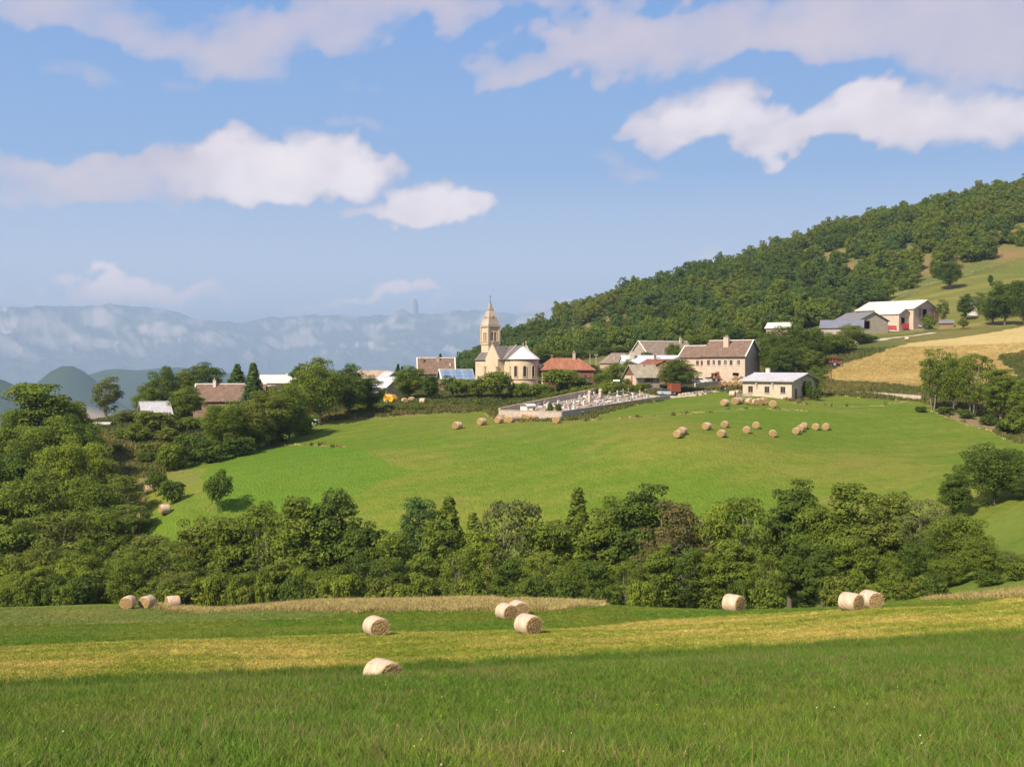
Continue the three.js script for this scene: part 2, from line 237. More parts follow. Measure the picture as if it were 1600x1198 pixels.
function farColor(x, z) {
  const wx = x + (fbm(x * .22, z * .22, 3) - .5) * 3.2, wz = z + (fbm(x * .22 + 31, z * .22 + 7, 3) - .5) * 3.2, id = farMask(wx, wz), f = fbm(x * .8, z * 1.6, 3), m = fbm(x / 26, z / 17, 4), s = fbm(x * 2.4, z * 2.4, 2);
  const mow = .5 + .5 * Math.sin((z * .93 + x * .36 + (m - .5) * 9) * 1.15);
  let c;
  if (id === 1 || id === 0) { c = mix3([.108, .172, .015], [.168, .188, .026], clamp(2.6 * (m - .36) + .42 * (mow - .5) + .7 * (s - .5) + .5 * (f - .5))); c = mix3(c, [.23, .19, .05], clamp(2.6 * (fbm(x / 11 + 4, z / 4, 4) - .63))); }
  else if (id === 2) c = mix3([.085, .172, .012], [.115, .188, .017], clamp(m + .3 * (mow - .5)));
  else if (id === 3) c = mix3([.22, .21, .05], [.14, .17, .03], m);
  else if (id === 4) { c = mix3([.42, .315, .12], [.50, .385, .165], clamp(2 * (m - .3))); c = mix3(c, [.25, .2, .05], clamp(3 * (fbm(x / 5, z / 14, 3) - .76))); }
  else if (id === 5) c = mix3([.125, .15, .03], [.29, .22, .07], clamp(2.2 * (fbm(x / 40, z / 12, 4) - .38)));
  else if (id === 6) c = mix3([.10, .12, .027], [.2, .16, .05], clamp(2 * (m - .36) + (s - .5)));
  else if (id === 7) c = mix3([.15, .165, .04], [.2, .165, .055], m);
  else if (id === 8) c = [.50, .42, .33];
  else if (id === 9) c = mix3([.26, .19, .11], [.2, .18, .08], m);
  else if (id === 10) c = mix3([.25, .24, .06], [.12, .17, .02], clamp(2.2 * (f - .3)));
  else if (id === 11) c = mix3([.2, .18, .045], [.13, .17, .022], clamp(.25 + f));
  else if (id === 12) c = [.46, .40, .33];
  else { const bare = clamp(4 * (fbm(x / 30, z / 30, 3) - .55)); c = mix3(mix3([.11, .14, .035], [.17, .16, .05], m), [.24, .155, .07], Math.max(bare, z < -655 && x > 200 ? 1 : 0)); }
  return vary(c, .80 + .26 * f + .14 * s);
}
{
  const bumpN = 512, bd = new Uint8Array(bumpN * bumpN * 4), r = rngOf(3);
  for (let i = 0; i < bumpN * bumpN; i++) { const v = 255 * clamp(.5 * n2(i % bumpN / 4, Math.floor(i / bumpN) / 4) + .5 * r()); bd[i * 4] = bd[i * 4 + 1] = bd[i * 4 + 2] = v; bd[i * 4 + 3] = 255; }
  const bump = (rx, rz) => { const t = new THREE.DataTexture(bd, bumpN, bumpN); t.wrapS = t.wrapT = THREE.RepeatWrapping; t.magFilter = t.minFilter = THREE.LinearFilter; t.repeat.set(rx, rz); t.needsUpdate = true; return t; };
  const tn = [-110, 110, -135, 25], tf = [-300, 460, -830, -125];
  structure('near_meadow', sheet(-120, 120, -128, 46, 200, 150, H, tn), new THREE.MeshPhysicalMaterial({ specularIntensity: .1, map: groundTexture(...tn, 2048, nearColor), roughness: 1, bumpMap: bump(11, 8), bumpScale: .12 }), 'sloping hay meadow, uncut in front and mown towards the trees');
  structure('far_field', sheet(GX0, GX1, -1150, -128, 330, 300, (x, z) => H(x, z) - (z > -128.01 ? 0 : 0), tf), new THREE.MeshPhysicalMaterial({ specularIntensity: .1, map: groundTexture(...tf, 2048, farColor), roughness: 1, bumpMap: bump(28, 20), bumpScale: .25 }), 'rolling green hay field rising to the village and the hill');
  for (const [nm, a] of [['side_slope', [-560, -120, -128, 46]], ['side_slope', [120, 760, -128, 46]]]) structure(nm, sheet(...a, 60, 30, H, tn), std([.09, .14, .02]), nm + ' of grass beside the hay meadow');
}
// ------------------------------------------------------------------ the deep valley and the hills in it
const HILLS = [[105, 571, 5200, 58], [-25, 586, 4300, 80], [185, 577, 6600, 80], [270, 573, 7200, 110], [330, 582, 6900, 120], [430, 585, 7600, 140], [560, 592, 7000, 90], [700, 590, 7600, 110], [900, 590, 7600, 120]].map(([px, py, D, w]) => ({ az: Math.atan((px - 800) / FOCAL), D, w: w / FOCAL * D, top: (HORIZON - py) / FOCAL * D }));
function valleyH(x, z) {
  const r = Math.hypot(x, z), az = Math.atan2(x, -z); let h = curve([[0, -160], [1200, -190], [3000, -225], [6000, -265], [9000, -330], [13000, -420], [60000, -420]], r) + (fbm(x / 900, z / 900, 4) - .5) * 60;
  for (const k of HILLS) { const dx = (az - k.az) * k.D, dz = r - k.D, q = (dx * dx) / (k.w * k.w) + (dz * dz) / (k.w * k.w * 3.2); if (q < 9) h = Math.max(h, lerp(h, k.top + (fbm(x / 120, z / 120, 3) - .5) * 18, Math.exp(-q * .75))); }
  return h;
}
function polarSheet(r0, r1, nr, a0, a1, na, h, colorAt) {
  const p = [], c = [], idx = [];
  for (let j = 0; j <= nr; j++) for (let i = 0; i <= na; i++) { const r = r0 * Math.pow(r1 / r0, j / nr), a = lerp(a0, a1, i / na), x = r * Math.sin(a), z = -r * Math.cos(a), y = h(x, z, r, a); p.push(x, y, z); c.push(...colorAt(x, z, r, a, y)); }
  for (let j = 0; j < nr; j++) for (let i = 0; i < na; i++) { const a = j * (na + 1) + i, b = a + 1, d = a + na + 1, e = d + 1; idx.push(a, b, d, b, e, d); }
  const g = new THREE.BufferGeometry(); g.setAttribute('position', new THREE.Float32BufferAttribute(p, 3)); g.setAttribute('color', new THREE.Float32BufferAttribute(c, 3)); g.setIndex(idx); g.computeVertexNormals(); return g;
}
structure('valley', polarSheet(900, 30000, 150, -Math.PI, Math.PI, 720, valleyH, (x, z) => { const f = fbm(x / 260, z / 420, 2), wood = fbm(x / 700, z / 700, 4), y = valleyH(x, z);
  if (wood > .5 || y > -190) return vary([.03, .05, .02], .8 + .5 * f); return f > .56 ? [.34, .25, .13] : f > .42 ? [.12, .16, .05] : [.16, .17, .06]; }), new THREE.MeshPhysicalMaterial({ vertexColors: true, roughness: 1, specularIntensity: .1 }), 'wide hazy valley of woods and fields far below the village');
// ------------------------------------------------------------------ limestone range on the horizon
{
  const sky = [[-900, 500], [-400, 496], [0, 493], [60, 488], [130, 491], [200, 486], [255, 487], [300, 496], [370, 507], [420, 500], [480, 496], [560, 491], [610, 494], [634, 492], [690, 488], [735, 484], [790, 489], [840, 491], [950, 488], [1200, 492], [2200, 500]];
  const top = (az) => { const px = 800 + FOCAL * Math.tan(clamp(az, -1.1, 1.1)); return (HORIZON - curve(sky, px)) / FOCAL; };
  const ridged = (x, z, o) => { let v = 0, a = .55, t = 0; for (let i = 0; i < o; i++) { const n = 1 - Math.abs(2 * n2(x, z) - 1); v += a * n * n; t += a; a *= .5; x = x * 2.07 + 13; z = z * 2.07 + 5; } return v / t; };
  const prof = (r, a) => {
    const x = r * Math.sin(a), z = -r * Math.cos(a), foot = 13600 + (fbm(a * 9, 3.1, 3) - .5) * 2600, crest = 19000 + (fbm(a * 12, 8.2, 3) - .5) * 1500, t = (r - foot) / (crest - foot), hTop = top(a) * crest + (fbm(a * 50 + 3, 1.7, 5) - .5) * 200;
    if (t <= 0) return -430;
    let k = t < .72 ? .60 * Math.pow(t / .72, 1.25) : t < .86 ? lerp(.60, .95, (t - .72) / .14) : lerp(.95, 1, clamp((t - .86) / .14)); if (t > 1) k = 1 - (t - 1) * .5;
    const w = Math.sin(Math.PI * clamp(t * .92)), rid = ridged((x + z * .35) / 2300, (z - x * .2) / 2100, 5) - .42, fineN = ridged(x / 620 + 9, z / 560, 4) - .42;
    return lerp(-430, hTop, clamp(k + rid * .42 * w, 0, 1)) + fineN * 170 * w;
  };
  const g = polarSheet(12500, 25000, 170, -.62, .62, 900, (x, z, r, a) => prof(r, a), () => [1, 1, 1]);
  const P = g.attributes.position, N = g.attributes.normal, C = g.attributes.color;
  for (let i = 0; i < P.count; i++) { const x = P.getX(i), y = P.getY(i), z = P.getZ(i), a = Math.atan2(x, -z), ny = N.getY(i);
    const rock = clamp(.9 * sstep(.86, .66, ny) + 2.4 * (fbm(a * 45 + y / 300, y / 200 - a * 40, 5) - .54) * sstep(60, 480, y)) * sstep(-60, 380, y); const c = mix3([.105, .125, .105], [.50, .43, .39], rock); C.setXYZ(i, ...c); }
  structure('limestone_mountains', g, new THREE.MeshPhysicalMaterial({ vertexColors: true, roughness: 1, specularIntensity: .1 }), 'hazy blue limestone mountain range with pale cliffs on the horizon');
  // the rock tower that stands clear of the range
  const q = []; const cx = (647 - 800) / FOCAL * 18700, cz = -18700, hT = (HORIZON - 467) / FOCAL * 18700, id = []; const NS = 26, NH = 22;
  for (let j = 0; j <= NH; j++) for (let i = 0; i < NS; i++) { const t = j / NH, a = i / NS * 2 * Math.PI, w = curve([[0, 150], [.5, 128], [.66, 112], [.74, 88], [.85, 76], [.95, 66], [1, 48]], t) * (.82 + .4 * fbm(Math.cos(a) * 2 + 7, Math.sin(a) * 2 + t * 3, 3)); q.push(cx + Math.cos(a) * w * 1.0, lerp(-300, hT + (Math.cos(a) < 0 ? 6 : -10) * t, t), cz + Math.sin(a) * w * 1.6); }
  const ct = q.length / 3; q.push(cx, hT + 4, cz);
  for (let j = 0; j < NH; j++) for (let i = 0; i < NS; i++) { const a = j * NS + i, b = j * NS + (i + 1) % NS; id.push(a, a + NS, b, b, a + NS, b + NS); }
  for (let i = 0; i < NS; i++) id.push(NH * NS + i, ct, NH * NS + (i + 1) % NS);
  const t = new THREE.BufferGeometry(); t.setAttribute('position', new THREE.Float32BufferAttribute(q, 3)); t.setIndex(id); t.computeVertexNormals();
  structure('rock_tower', t, std([.36, .34, .33], { flatShading: true }), 'steep isolated rock tower standing above the mountain range');
}

// ------------------------------------------------------------------ trees
function tubeInto(P, I, a, b, ra, rb, bend, sides = 5, segs = 3) {   // a tapered, slightly bent limb
  const base = P.length / 3, d = b.clone().sub(a), u = new THREE.Vector3(d.y, d.z, d.x).cross(d).normalize(), v = d.clone().cross(u).normalize();
  for (let s = 0; s <= segs; s++) { const t = s / segs, c = a.clone().addScaledVector(d, t).addScaledVector(bend, Math.sin(Math.PI * t)), r = lerp(ra, rb, t);
    for (let k = 0; k < sides; k++) { const q = k / sides * 2 * Math.PI; P.push(c.x + (u.x * Math.cos(q) + v.x * Math.sin(q)) * r, c.y + (u.y * Math.cos(q) + v.y * Math.sin(q)) * r, c.z + (u.z * Math.cos(q) + v.z * Math.sin(q)) * r); } }
  for (let s = 0; s < segs; s++) for (let k = 0; k < sides; k++) { const i = base + s * sides + k, j = base + s * sides + (k + 1) % sides; I.push(i, j, i + sides, j, j + sides, i + sides); }
}
const geoOf = (P, I, C) => { const g = new THREE.BufferGeometry(); g.setAttribute('position', new THREE.Float32BufferAttribute(P, 3)); if (C) g.setAttribute('color', new THREE.Float32BufferAttribute(C, 3)); g.setIndex(I); g.computeVertexNormals(); return g; };
// leaf sprays on clumps; every spray is a small folded face of its own
function leavesInto(P, I, C, r, c, R, squash, n, size, tone, droop = 0) {
  const u = new THREE.Vector3(), nn = new THREE.Vector3(), t1 = new THREE.Vector3(), t2 = new THREE.Vector3(), p = new THREE.Vector3();
  for (let i = 0; i < n; i++) {
    u.set(r() * 2 - 1, r() * 2 - 1, r() * 2 - 1).normalize(); if (u.y < -.35 && r() < .6) u.y = -u.y;
    const k = R * (.45 + .62 * Math.pow(r(), .55)); p.set(c.x + u.x * k, c.y + u.y * k * squash, c.z + u.z * k);
    nn.set(u.x + (r() - .5) * 1.5, u.y + .25 + (r() - .5) * 1.5, u.z + (r() - .5) * 1.5).normalize(); t1.set(r() - .5, r() - .5 - droop, r() - .5).cross(nn).normalize(); t2.copy(nn).cross(t1);
    const l = size * (.65 + .7 * r()), w = l * (.42 + .25 * r()), b = P.length / 3, f = l * .18, q = tone * (.76 + .5 * r()), yel = .94 + .2 * r();
    P.push(p.x - t1.x * l, p.y - t1.y * l - f, p.z - t1.z * l, p.x - t2.x * w, p.y - t2.y * w, p.z - t2.z * w, p.x + t1.x * l, p.y + t1.y * l - f, p.z + t1.z * l, p.x + t2.x * w, p.y + t2.y * w, p.z + t2.z * w);
    for (let j = 0; j < 4; j++) C.push(q * yel, q, q * .95); I.push(b, b + 1, b + 3, b + 1, b + 2, b + 3);
  }
}
function makeBroad(seed, { h, w, low, clumps, per, size, lobes = 5, airy = 0, multi = 1, top = .5 }) {
  const r = rngOf(seed), P = [], I = [], C = [], TP = [], TI = [], V = (x, y, z) => new THREE.Vector3(x, y, z), R = w / 2, cy = lerp(low, h, top), ry = (h - low) / 2;
  const lob = Array.from({ length: lobes }, () => ({ a: r() * 6.283, e: r() * 1.6 - .5, k: .75 + .5 * r() })), stems = [];
  for (let m = 0; m < multi; m++) { const a = r() * 6.28, s = multi > 1 ? .5 : 0, b = V(Math.cos(a) * s * .5, -.8, Math.sin(a) * s * .5), e = V(Math.cos(a) * R * (multi > 1 ? .35 : .08), lerp(low, h, .45), Math.sin(a) * R * (multi > 1 ? .35 : .08)); tubeInto(TP, TI, b, e, (.022 * h) / Math.sqrt(multi), .009 * h, V((r() - .5) * .4, 0, (r() - .5) * .4), 7, 5); tubeInto(TP, TI, e, V(e.x * 1.3, h * .86, e.z * 1.3), .009 * h, .03, V((r() - .5) * .5, 0, (r() - .5) * .5), 5, 3); stems.push([b, e]); }
  for (let i = 0; i < clumps; i++) {
    const a = i * 2.39996 + r() * .7, e = Math.asin(clamp(1 - 2 * (i + .5) / clumps + (r() - .5) * .18, -1, 1)); let k = 1;
    for (const l of lob) { const d = Math.cos(e) * Math.cos(l.e) * Math.cos(a - l.a) + Math.sin(e) * Math.sin(l.e); k += (l.k - 1) * Math.max(0, d) ** 3 * 1.1; }
    const rad = (r() < .22 ? .35 + .3 * r() : .62 + .34 * r()) * k, dir = V(Math.cos(e) * Math.cos(a), Math.sin(e), Math.cos(e) * Math.sin(a)), narrow = dir.y < 0 ? 1 : 1 - .12 * dir.y;
    const c = V(dir.x * R * rad * narrow, cy + dir.y * (dir.y > 0 ? h - cy : cy - low) * rad, dir.z * R * rad * narrow), cr = (w * .11 + .28) * (.75 + .6 * r());
    const s = stems[i % multi], st = V(lerp(s[0].x, s[1].x, 1), 0, lerp(s[0].z, s[1].z, 1)); st.y = clamp(c.y - Math.hypot(c.x, c.z) * .8, low * .6 + .2, h * .84); st.multiply(V(clamp(st.y / s[1].y), 1, clamp(st.y / s[1].y)));
    tubeInto(TP, TI, st, c, .0042 * h * (1.2 - st.y / h), .018, V(0, -.1 * cr, 0), 4, 2);
    leavesInto(P, I, C, r, c, cr * (1 - airy * .15), .78, Math.round(per * (cr * cr) / ((w * .11 + .28) ** 2)), size, .82 + .36 * r());
  }
  return { trunk: geoOf(TP, TI), crown: geoOf(P, I, C), h, w };
}
function makeConifer(seed, { h, w, tiers, per, size }) {
  const r = rngOf(seed), P = [], I = [], C = [], TP = [], TI = [], V = (x, y, z) => new THREE.Vector3(x, y, z);
  tubeInto(TP, TI, V(0, -.6, 0), V(0, h * .97, 0), .016 * h, .02, V(.1, 0, 0), 6, 5);
  for (let i = 0; i < tiers; i++) { const t = i / (tiers - 1), y = lerp(.1, .97, t) * h, n = Math.round(lerp(9, 3, t));
    for (let k = 0; k < n; k++) { const a = k / n * 6.283 + i * 1.3 + r() * .5, L = w / 2 * (1 - t * .93) * (.75 + .4 * r()), e = V(Math.cos(a) * L, y - L * .28, Math.sin(a) * L); tubeInto(TP, TI, V(0, y, 0), e, .04, .012, V(0, .1, 0), 3, 1);
      for (let s = 0; s < 3; s++) leavesInto(P, I, C, r, V(e.x * (.4 + .28 * s), lerp(y, e.y, .4 + .28 * s), e.z * (.4 + .28 * s)), .24 * L + .3, .9, per, size, .8 + .35 * r(), .5); } }
  return { trunk: geoOf(TP, TI), crown: geoOf(P, I, C), h, w };
}
const KIND = {
  broad: [11, 12, 13, 14].map((s, i) => makeBroad(s, { h: 15, w: 10.5 + i % 2 * 1.5, low: 2.0, clumps: 84, per: 185, size: .195, lobes: 7 })),
  tall: [21, 22, 23].map((s) => makeBroad(s, { h: 17, w: 7.2, low: 2.4, clumps: 76, per: 165, size: .19, lobes: 6, top: .45 })),
  airy: [31, 32, 33].map((s) => makeBroad(s, { h: 15, w: 8.4, low: 2.6, clumps: 62, per: 120, size: .185, lobes: 7, airy: 1, multi: 3 })),
  conifer: [41, 42].map((s) => makeConifer(s, { h: 13, w: 5, tiers: 26, per: 20, size: .25 })),
  shrub: [51, 52, 53].map((s, i) => makeBroad(s, { h: 4.2, w: 4.6, low: .15, clumps: 26, per: 88, size: .19, lobes: 4, multi: 3 })),
  fruit: [61, 62].map((s) => makeBroad(s, { h: 6.5, w: 6.5, low: 1.5, clumps: 38, per: 82, size: .22, lobes: 5, multi: 2 })),
  farBroad: [71, 72, 73, 74].map((s, i) => makeBroad(s, { h: 11, w: 9 + i % 2 * 1.5, low: .6, clumps: 30, per: 64, size: .4, lobes: 5 })),
  farConifer: [81].map((s) => makeConifer(s, { h: 12, w: 4.8, tiers: 9, per: 8, size: .5 })),
};
const leafMat = (c) => new THREE.MeshPhysicalMaterial({ color: lin(...c), vertexColors: true, roughness: 1, specularIntensity: .12, transmission: .4, side: THREE.DoubleSide });
const LEAF = { mid: leafMat([.152, .208, .028]), dark: leafMat([.096, .148, .023]), light: leafMat([.205, .26, .032]), grey: leafMat([.15, .18, .055]), olive: leafMat([.168, .205, .034]), brown: leafMat([.165, .15, .055]), pine: leafMat([.05, .09, .028]), blue: leafMat([.1, .165, .038]) };
const BARK = std([.13, .105, .08]), BARK_PALE = std([.24, .2, .16]);
const NAMES = { broad: 'broadleaf_tree', tall: 'tall_tree', airy: 'ash_tree', conifer: 'spruce_tree', shrub: 'shrub', fruit: 'fruit_tree', farBroad: 'hill_tree', farConifer: 'hill_spruce' };
const treeRng = rngOf(900);
const TONE_WORD = { mid: 'mid green', dark: 'dark green', light: 'bright green', grey: 'grey green', olive: 'olive green', brown: 'brown withered', pine: 'deep green', blue: 'cool green' };
const KIND_WORD = { broad: 'round crowned broadleaf tree', tall: 'tall narrow broadleaf tree', airy: 'loose crowned ash tree', conifer: 'pointed spruce tree', shrub: 'low shrub', fruit: 'small spreading fruit tree', farBroad: 'round woodland tree', farConifer: 'pointed woodland spruce' };
function plant(kind, tone, p, h, w, where, group, sink = 0) {
  if (kind === 'broad' && w / h < .62) kind = 'tall'; w = Math.max(w, h * ({ broad: .6, tall: .46, airy: .5, fruit: .7, conifer: .34 }[kind] ?? 0));
  const set = KIND[kind], v = set[Math.floor(treeRng() * set.length)], o = thing(NAMES[kind], `${TONE_WORD[tone]} ${KIND_WORD[kind]} ${where}`, kind === 'shrub' ? 'shrub' : 'tree', p, treeRng() * 6.283, group + ', ' + TONE_WORD[tone] + ' ' + NAMES[kind].replace('_', ' '));
  o.position.y -= sink; o.scale.set(w / v.w, h / v.h, w / v.w);
  o.rotation.order = 'YXZ'; o.rotation.x = (treeRng() - .5) * .12; o.rotation.z = (treeRng() - .5) * .12; part('trunk', v.trunk, tone === 'grey' || kind === 'airy' ? BARK_PALE : BARK, o); part('crown', v.crown, LEAF[tone], o);
  return o;
}
// px of the trunk, py of the top, distance (or -py of the foot), width in px
function treeAt(px, top, D, wpx, kind, tone, where, group) {
  const p = D < 0 ? onGround(px, -D) : groundAt(px, D), d = -p.z, h = Math.max(1.2, at(px, top, d).y - p.y), w = wpx / FOCAL * d; return plant(kind, tone, p, h, kind === 'shrub' ? Math.min(w, h * 1.7) : w, where, group);
}
const RAV = ['in the belt behind mown field', 'ravine belt'];
for (const a of [   // tall trees of the belt, left to right
  [300, 806, 138, 80, 'broad', 'olive'], [362, 792, 136, 96, 'broad', 'mid'], [418, 782, 134, 84, 'airy', 'mid'], [470, 766, 131, 92, 'broad', 'mid'], [522, 758, 132, 76, 'tall', 'dark'], [566, 806, 130, 72, 'broad', 'dark'],
  [612, 824, 128, 64, 'broad', 'mid'], [650, 772, 134, 54, 'tall', 'blue'], [705, 774, 136, 78, 'conifer', 'mid'], [742, 800, 136, 66, 'conifer', 'light'], [690, 806, 129, 78, 'broad', 'mid'], [748, 822, 126, 72, 'broad', 'light'],
  [800, 780, 128, 84, 'airy', 'grey'], [858, 794, 126, 78, 'broad', 'mid'], [900, 760, 135, 78, 'conifer', 'mid'], [938, 790, 125, 78, 'broad', 'mid'], [1000, 750, 124, 118, 'broad', 'dark'], [965, 772, 128, 80, 'broad', 'mid'],
  [1062, 778, 121, 60, 'airy', 'brown'], [1024, 838, 113, 54, 'airy', 'brown'], [1116, 780, 121, 92, 'airy', 'light'], [1172, 776, 120, 92, 'airy', 'mid'], [1236, 744, 122, 78, 'tall', 'dark'], [1288, 776, 118, 84, 'broad', 'mid'],
  [1345, 748, 117, 116, 'broad', 'mid'], [1400, 764, 112, 96, 'broad', 'olive'], [1446, 778, 106, 92, 'airy', 'grey'], [1500, 800, 100, 96, 'broad', 'mid'], [1535, 840, 94, 60, 'broad', 'mid'],
  [1555, 694, 135, 108, 'broad', 'dark'], [1492, 732, 134, 52, 'tall', 'dark'], [1602, 745, 132, 60, 'broad', 'dark'],
  // the wooded slope on the left
  [62, 583, 184, 104, 'broad', 'mid'], [20, 640, 178, 100, 'broad', 'mid'], [102, 618, 190, 84, 'broad', 'mid'], [112, 648, 178, 100, 'broad', 'dark'], [60, 655, 172, 110, 'broad', 'mid'], [98, 682, 164, 104, 'broad', 'light'], [146, 690, 170, 84, 'broad', 'olive'],
  [12, 700, 164, 110, 'broad', 'dark'], [52, 742, 154, 120, 'broad', 'mid'], [132, 742, 156, 96, 'broad', 'mid'], [-20, 760, 150, 110, 'broad', 'mid'], [188, 738, 162, 78, 'airy', 'olive'], [18, 806, 142, 110, 'broad', 'mid'], [88, 800, 145, 110, 'airy', 'olive'], [152, 792, 148, 100, 'broad', 'mid'], [205, 785, 152, 70, 'airy', 'mid'], [228, 822, 140, 90, 'broad', 'olive'], [-40, 690, 172, 90, 'broad', 'mid'],
  [60, 850, 132, 110, 'broad', 'olive'], [130, 852, 131, 100, 'broad', 'mid'], [190, 855, 131, 90, 'broad', 'mid'], [-10, 862, 131, 100, 'broad', 'light'], [262, 846, 130, 90, 'airy', 'mid'],
]) treeAt(...a, ...RAV);
{ // lower trees and bushes along the front of the belt
  const r = rngOf(31), tones = ['mid', 'mid', 'olive', 'dark', 'light', 'mid'];
  for (let px = -30; px < 1590; px += 46) { const D0 = curve([[-30, 120], [500, 115], [800, 108], [950, 102], [1200, 98], [1450, 89], [1600, 86]], px) + r() * 5, top = curve([[0, 880], [300, 878], [640, 862], [860, 868], [1000, 858], [1200, 858], [1330, 846], [1500, 858], [1600, 868]], px) + (r() - .5) * 44;
    treeAt(px + (r() - .5) * 14, top, D0 + 5, 56 + 26 * r(), r() < .25 ? 'airy' : 'broad', tones[Math.floor(r() * 6)], 'at the foot of the tree belt', 'belt front'); }
  for (let px = -20; px < 1600; px += 24) { const D0 = curve([[-30, 120], [500, 114], [800, 107], [950, 100], [1200, 96], [1450, 87.5], [1600, 84]], px) + r() * 2.5; if (r() < (px > 950 && px < 1330 ? .6 : .3)) continue;
    treeAt(px + (r() - .5) * 16, 906 + (r() - .5) * 26 - Math.max(0, px - 1300) * .05, D0 + 2.5, 34 + 22 * r(), 'shrub', tones[Math.floor(r() * 6)], 'under the tree belt at the field edge', 'belt undergrowth'); }
}
const FIELD = ['standing alone on the far hay field', 'lone field trees'];
for (const a of [[244, 735, -776, 30, 'fruit', 'dark'], [268, 748, -787, 36, 'shrub', 'dark'], [341, 740, -800, 42, 'fruit', 'dark']]) treeAt(...a, ...FIELD);
const HEDGE = ['in the hedge beside the far field', 'field hedge'];
for (const a of [[345, 626, -712, 74, 'broad', 'mid'], [300, 676, -722, 50, 'shrub', 'dark'], [270, 690, -735, 44, 'shrub', 'mid'], [235, 690, 196, 40, 'shrub', 'olive'], [385, 640, -705, 62, 'broad', 'olive'], [418, 612, -697, 78, 'broad', 'olive'], [452, 598, -690, 76, 'broad', 'mid'], [468, 566, 238, 30, 'tall', 'dark'], [500, 558, -664, 84, 'broad', 'mid'], [545, 568, -652, 70, 'broad', 'dark'], [577, 590, -645, 42, 'broad', 'dark'], [430, 655, -692, 50, 'shrub', 'dark'], [470, 645, -678, 50, 'shrub', 'mid'], [330, 690, -722, 46, 'shrub', 'dark'], [372, 678, -712, 50, 'shrub', 'dark'], [400, 668, -702, 50, 'shrub', 'mid']]) treeAt(...a, ...HEDGE);
const LEFTV = ['around the farmhouse with the brown roof', 'left farm trees'];
for (const a of [[168, 586, 232, 52, 'airy', 'grey'], [256, 572, 262, 58, 'broad', 'dark'], [228, 602, 255, 40, 'broad', 'mid'], [290, 604, 228, 58, 'broad', 'mid'], [318, 570, 292, 64, 'broad', 'dark'], [292, 578, 290, 44, 'broad', 'mid'], [368, 568, 290, 44, 'conifer', 'blue'], [397, 566, 258, 46, 'conifer', 'blue'], [205, 640, 222, 56, 'airy', 'olive'], [240, 640, 212, 64, 'shrub', 'olive'], [215, 664, 206, 60, 'shrub', 'mid'], [262, 668, 206, 50, 'shrub', 'olive'], [192, 668, 208, 42, 'shrub', 'mid'], [180, 694, 198, 36, 'shrub', 'olive'], [228, 705, 190, 44, 'shrub', 'dark'], [300, 650, 216, 46, 'shrub', 'mid']]) treeAt(...a, ...LEFTV);
const VIL = ['among the village houses', 'village trees'];
for (const a of [[640, 573, 268, 58, 'broad', 'mid'], [612, 590, 285, 26, 'broad', 'dark'], [673, 584, 262, 27, 'tall', 'dark'], [706, 590, 264, 40, 'fruit', 'mid'], [728, 594, 266, 34, 'fruit', 'light'], [748, 592, 264, 34, 'fruit', 'mid'], [776, 581, 262, 56, 'fruit', 'mid'], [690, 552, 370, 16, 'conifer', 'pine'], [620, 568, 372, 14, 'conifer', 'pine'], [628, 572, 366, 14, 'conifer', 'pine'], [675, 570, 372, 14, 'conifer', 'pine'], [741, 560, 330, 30, 'broad', 'dark'], [878, 577, 266, 76, 'fruit', 'mid'], [845, 598, 262, 36, 'shrub', 'mid'], [905, 590, 268, 40, 'fruit', 'dark'], [940, 582, 285, 34, 'broad', 'mid'], [962, 568, 300, 36, 'broad', 'mid'], [985, 562, 305, 30, 'broad', 'mid'], [925, 570, 320, 34, 'broad', 'dark'], [1056, 562, -612, 56, 'broad', 'dark'], [1051, 537, 345, 26, 'broad', 'mid'], [1075, 545, 350, 22, 'broad', 'olive'], [1010, 548, 338, 22, 'shrub', 'dark'], [848, 545, 372, 30, 'broad', 'dark'], [872, 548, 376, 34, 'broad', 'mid'], [900, 545, 380, 34, 'broad', 'dark'], [925, 548, 382, 30, 'broad', 'mid'], [946, 542, 384, 30, 'broad', 'dark'], [970, 540, 392, 34, 'broad', 'mid'], [1090, 522, 388, 34, 'broad', 'mid'], [1120, 515, 392, 36, 'broad', 'mid'], [1150, 512, 396, 34, 'broad', 'dark'], [1175, 516, 394, 30, 'broad', 'mid'], [1195, 520, 380, 26, 'broad', 'dark'],  [812, 596, 262, 34, 'shrub', 'mid'],
  [1208, 518, 308, 52, 'broad', 'dark'], [1240, 504, 312, 64, 'broad', 'dark'], [1275, 512, 316, 56, 'broad', 'dark'], [1225, 540, 300, 50, 'broad', 'dark'], [1262, 545, 300, 46, 'broad', 'mid'], [1302, 520, 330, 40, 'broad', 'mid'], [1330, 506, 350, 40, 'broad', 'olive'], [1348, 520, 352, 34, 'broad', 'mid'], [1362, 524, 356, 24, 'broad', 'dark'], [1272, 572, 240, 30, 'airy', 'mid'], [1320, 528, 336, 34, 'shrub', 'mid'], [1262, 596, 234, 16, 'shrub', 'dark'], [1276, 604, 232, 14, 'shrub', 'dark']]) treeAt(...a, ...VIL);
{ const r = rngOf(67); // garden hedges and weeds behind the cemetery and below the church
  for (let i = 0; i < 34; i++) { const t = i / 33, px = lerp(855, 1030, t), py = lerp(622, 604, t) + (r() - .5) * 7; treeAt(px, py - 9 - 7 * r(), -py, 13 + 10 * r(), 'shrub', ['light', 'mid', 'olive'][Math.floor(r() * 3)], 'in the hedge between cemetery and gardens', 'cemetery hedge'); }
  for (let i = 0; i < 26; i++) { const px = lerp(500, 780, r()), py = lerp(648, 632, (px - 500) / 280) + (r() - .5) * 8; treeAt(px, py - 4 - 5 * r(), -py, 10 + 12 * r(), 'shrub', ['olive', 'mid', 'olive'][Math.floor(r() * 3)], 'in the weedy bank above the far field', 'weedy bank'); } }
